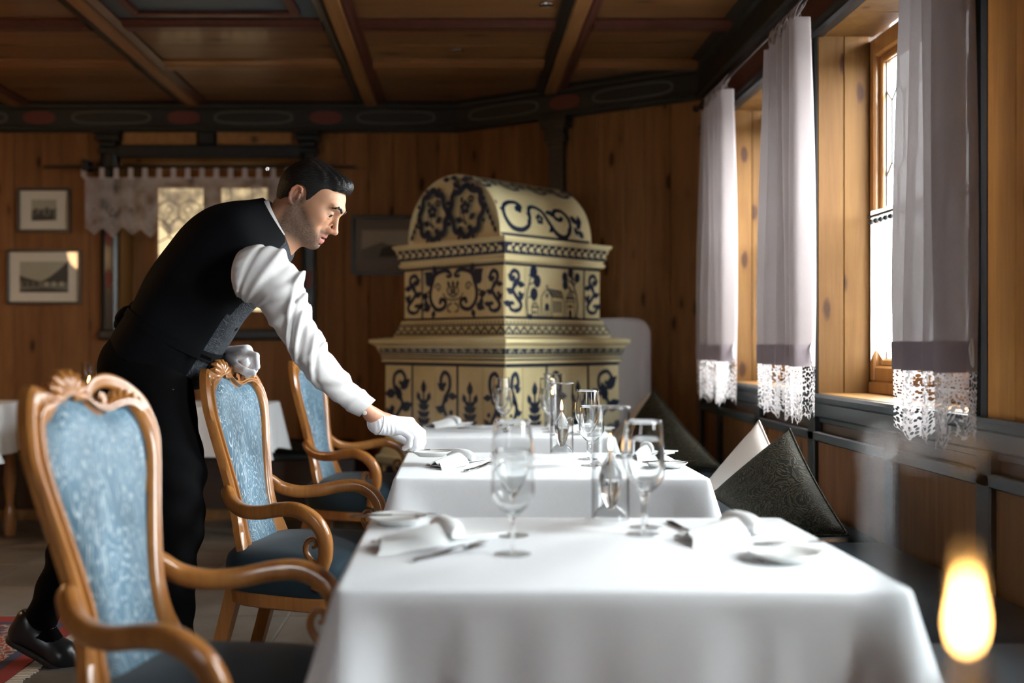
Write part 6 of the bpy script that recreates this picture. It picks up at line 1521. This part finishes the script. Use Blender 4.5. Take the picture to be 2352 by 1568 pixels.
# ---- gloved hands
def hand(name, wrist, knuck, fingers, thumb, palm_r, label, cuff, fill=None):
    G = Field(*[np.arange(min(p[i] for p in [wrist]+[q for f in fingers for q in f]+thumb)-.045, max(p[i] for p in [wrist]+[q for f in fingers for q in f]+thumb)+.045, .0026) for i in range(3)])
    for f in fingers:
        k0 = f[0]; G.cone(tuple(wrist+(k0-wrist)*.12), tuple(k0), palm_r[0], palm_r[1], .014)
        rr_ = [.0125,.0115,.0105,.0095]
        for a, (p, q) in enumerate(zip(f, f[1:])): G.cone(tuple(p), tuple(q), rr_[a], rr_[a+1], .0035)
    r_ = [.018,.0145,.0125,.0105]
    for a, (p, q) in enumerate(zip(thumb, thumb[1:])): G.cone(tuple(p), tuple(q), r_[a], r_[a+1], .008)
    if fill is not None: G.ell(tuple(fill), (.020,.020,.020), .006)
    G.cone(tuple(cuff[0]), tuple(cuff[1]), cuff[2], cuff[3], .012)
    V, Q = G.mesh(); V = relax(V, Q, 1, .4)
    ax_ = np.array((Vector(knuck)-Vector(wrist)).normalized()); t = (V-np.array(wrist))@ax_
    nrm = .0010*np.sin(t*420+V[:,2]*90)*smst(.055,.02,np.abs(t-.01)); V[:,1] += nrm
    o = mpart(name, V, Q, GLOVE, label)
    c = Vector(cuff[0]); d = (Vector(cuff[1])-c).normalized(); s1 = d.orthogonal().normalized(); s2 = d.cross(s1)
    mloft('cuff_hem', MB().tube([c+(s1*math.cos(a)+s2*math.sin(a))*(cuff[2]*1.0)+d*.002 for a in (2*PI*k/24 for k in range(24))], .0036, 6, loop=True, up=d), GLOVE, None, 180, o)
    return o
rw = P(872,974,3.555)
rf = [[P(922,988,3.565), P(942,1004,3.56), P(940,1022,3.57), P(929,1029,3.58)], [P(933,978,3.59), P(956,1002,3.588), P(956,1022,3.595), P(946,1030,3.60)],
      [P(941,972,3.615), P(966,998,3.615), P(965,1020,3.62), P(958,1031,3.622)], [P(943,968,3.64), P(970,992,3.645), P(972,1014,3.645), P(967,1029,3.64)]]
rt = [P(890,985,3.63), P(915,1003,3.675), P(938,1015,3.675), P(955,1028,3.655)]
hand('glove', rw, P(938,975,3.60), rf, rt, (.027,.0165), 'white cotton glove with bent fingers', (P(868,971,3.55), P(902,978,3.58), .038, .034))
lw = P(512,822,3.60)
lf_ = [[P(564,808,3.50), P(588,817,3.478), P(590,842,3.476), P(570,858,3.49)], [P(567,805,3.53), P(588,820,3.525), P(585,850,3.525), P(566,864,3.535)],
       [P(565,806,3.56), P(585,822,3.56), P(581,850,3.565), P(563,862,3.57)], [P(560,810,3.59), P(578,826,3.592), P(574,848,3.595), P(558,858,3.597)]]
lt = [P(526,826,3.53), P(545,844,3.48), P(562,852,3.458), P(582,856,3.455)]
hand('glove', lw, P(570,815,3.55), lf_, lt, (.031,.0205), 'white cotton glove closed over the chair crest', (P(508,822,3.62), P(530,820,3.59), .034, .032), P(562,832,3.555))
import OpenImageIO as oiio, sys
b=oiio.ImageBuf('/workdir/render_main.png'); s=b.spec()
k=s.width/2352
for n,x,y in [('T1front',1300,1450),('T1front_r',1950,1450),('T2front',1000,1140),('T3front',1050,1020),('T1top',1400,1300),('farwallL',200,330),('farwallM',800,700),('angwall',1540,600),('stoveL',1030,660),('stoveR',1290,640),('reveal1',1930,600),('pier',2310,500),('curt2',1790,500),('curt1',2120,500),('ceil',500,110),('sleeve',640,680),('vest',450,600),('velv1top',250,980),('velv1bot',260,1300),('floor',560,1420),('cush',1780,1120),('cheek',745,510),('wainR',2250,1200),('strip',1855,500)]:
    v=[0,0,0]
    for dx in range(-3,4):
        for dy in range(-3,4):
            p=b.getpixel(int(x*k)+dx,int(y*k)+dy); v=[a+c for a,c in zip(v,p[:3])]
    print(n,[round(a/49*255) for a in v])
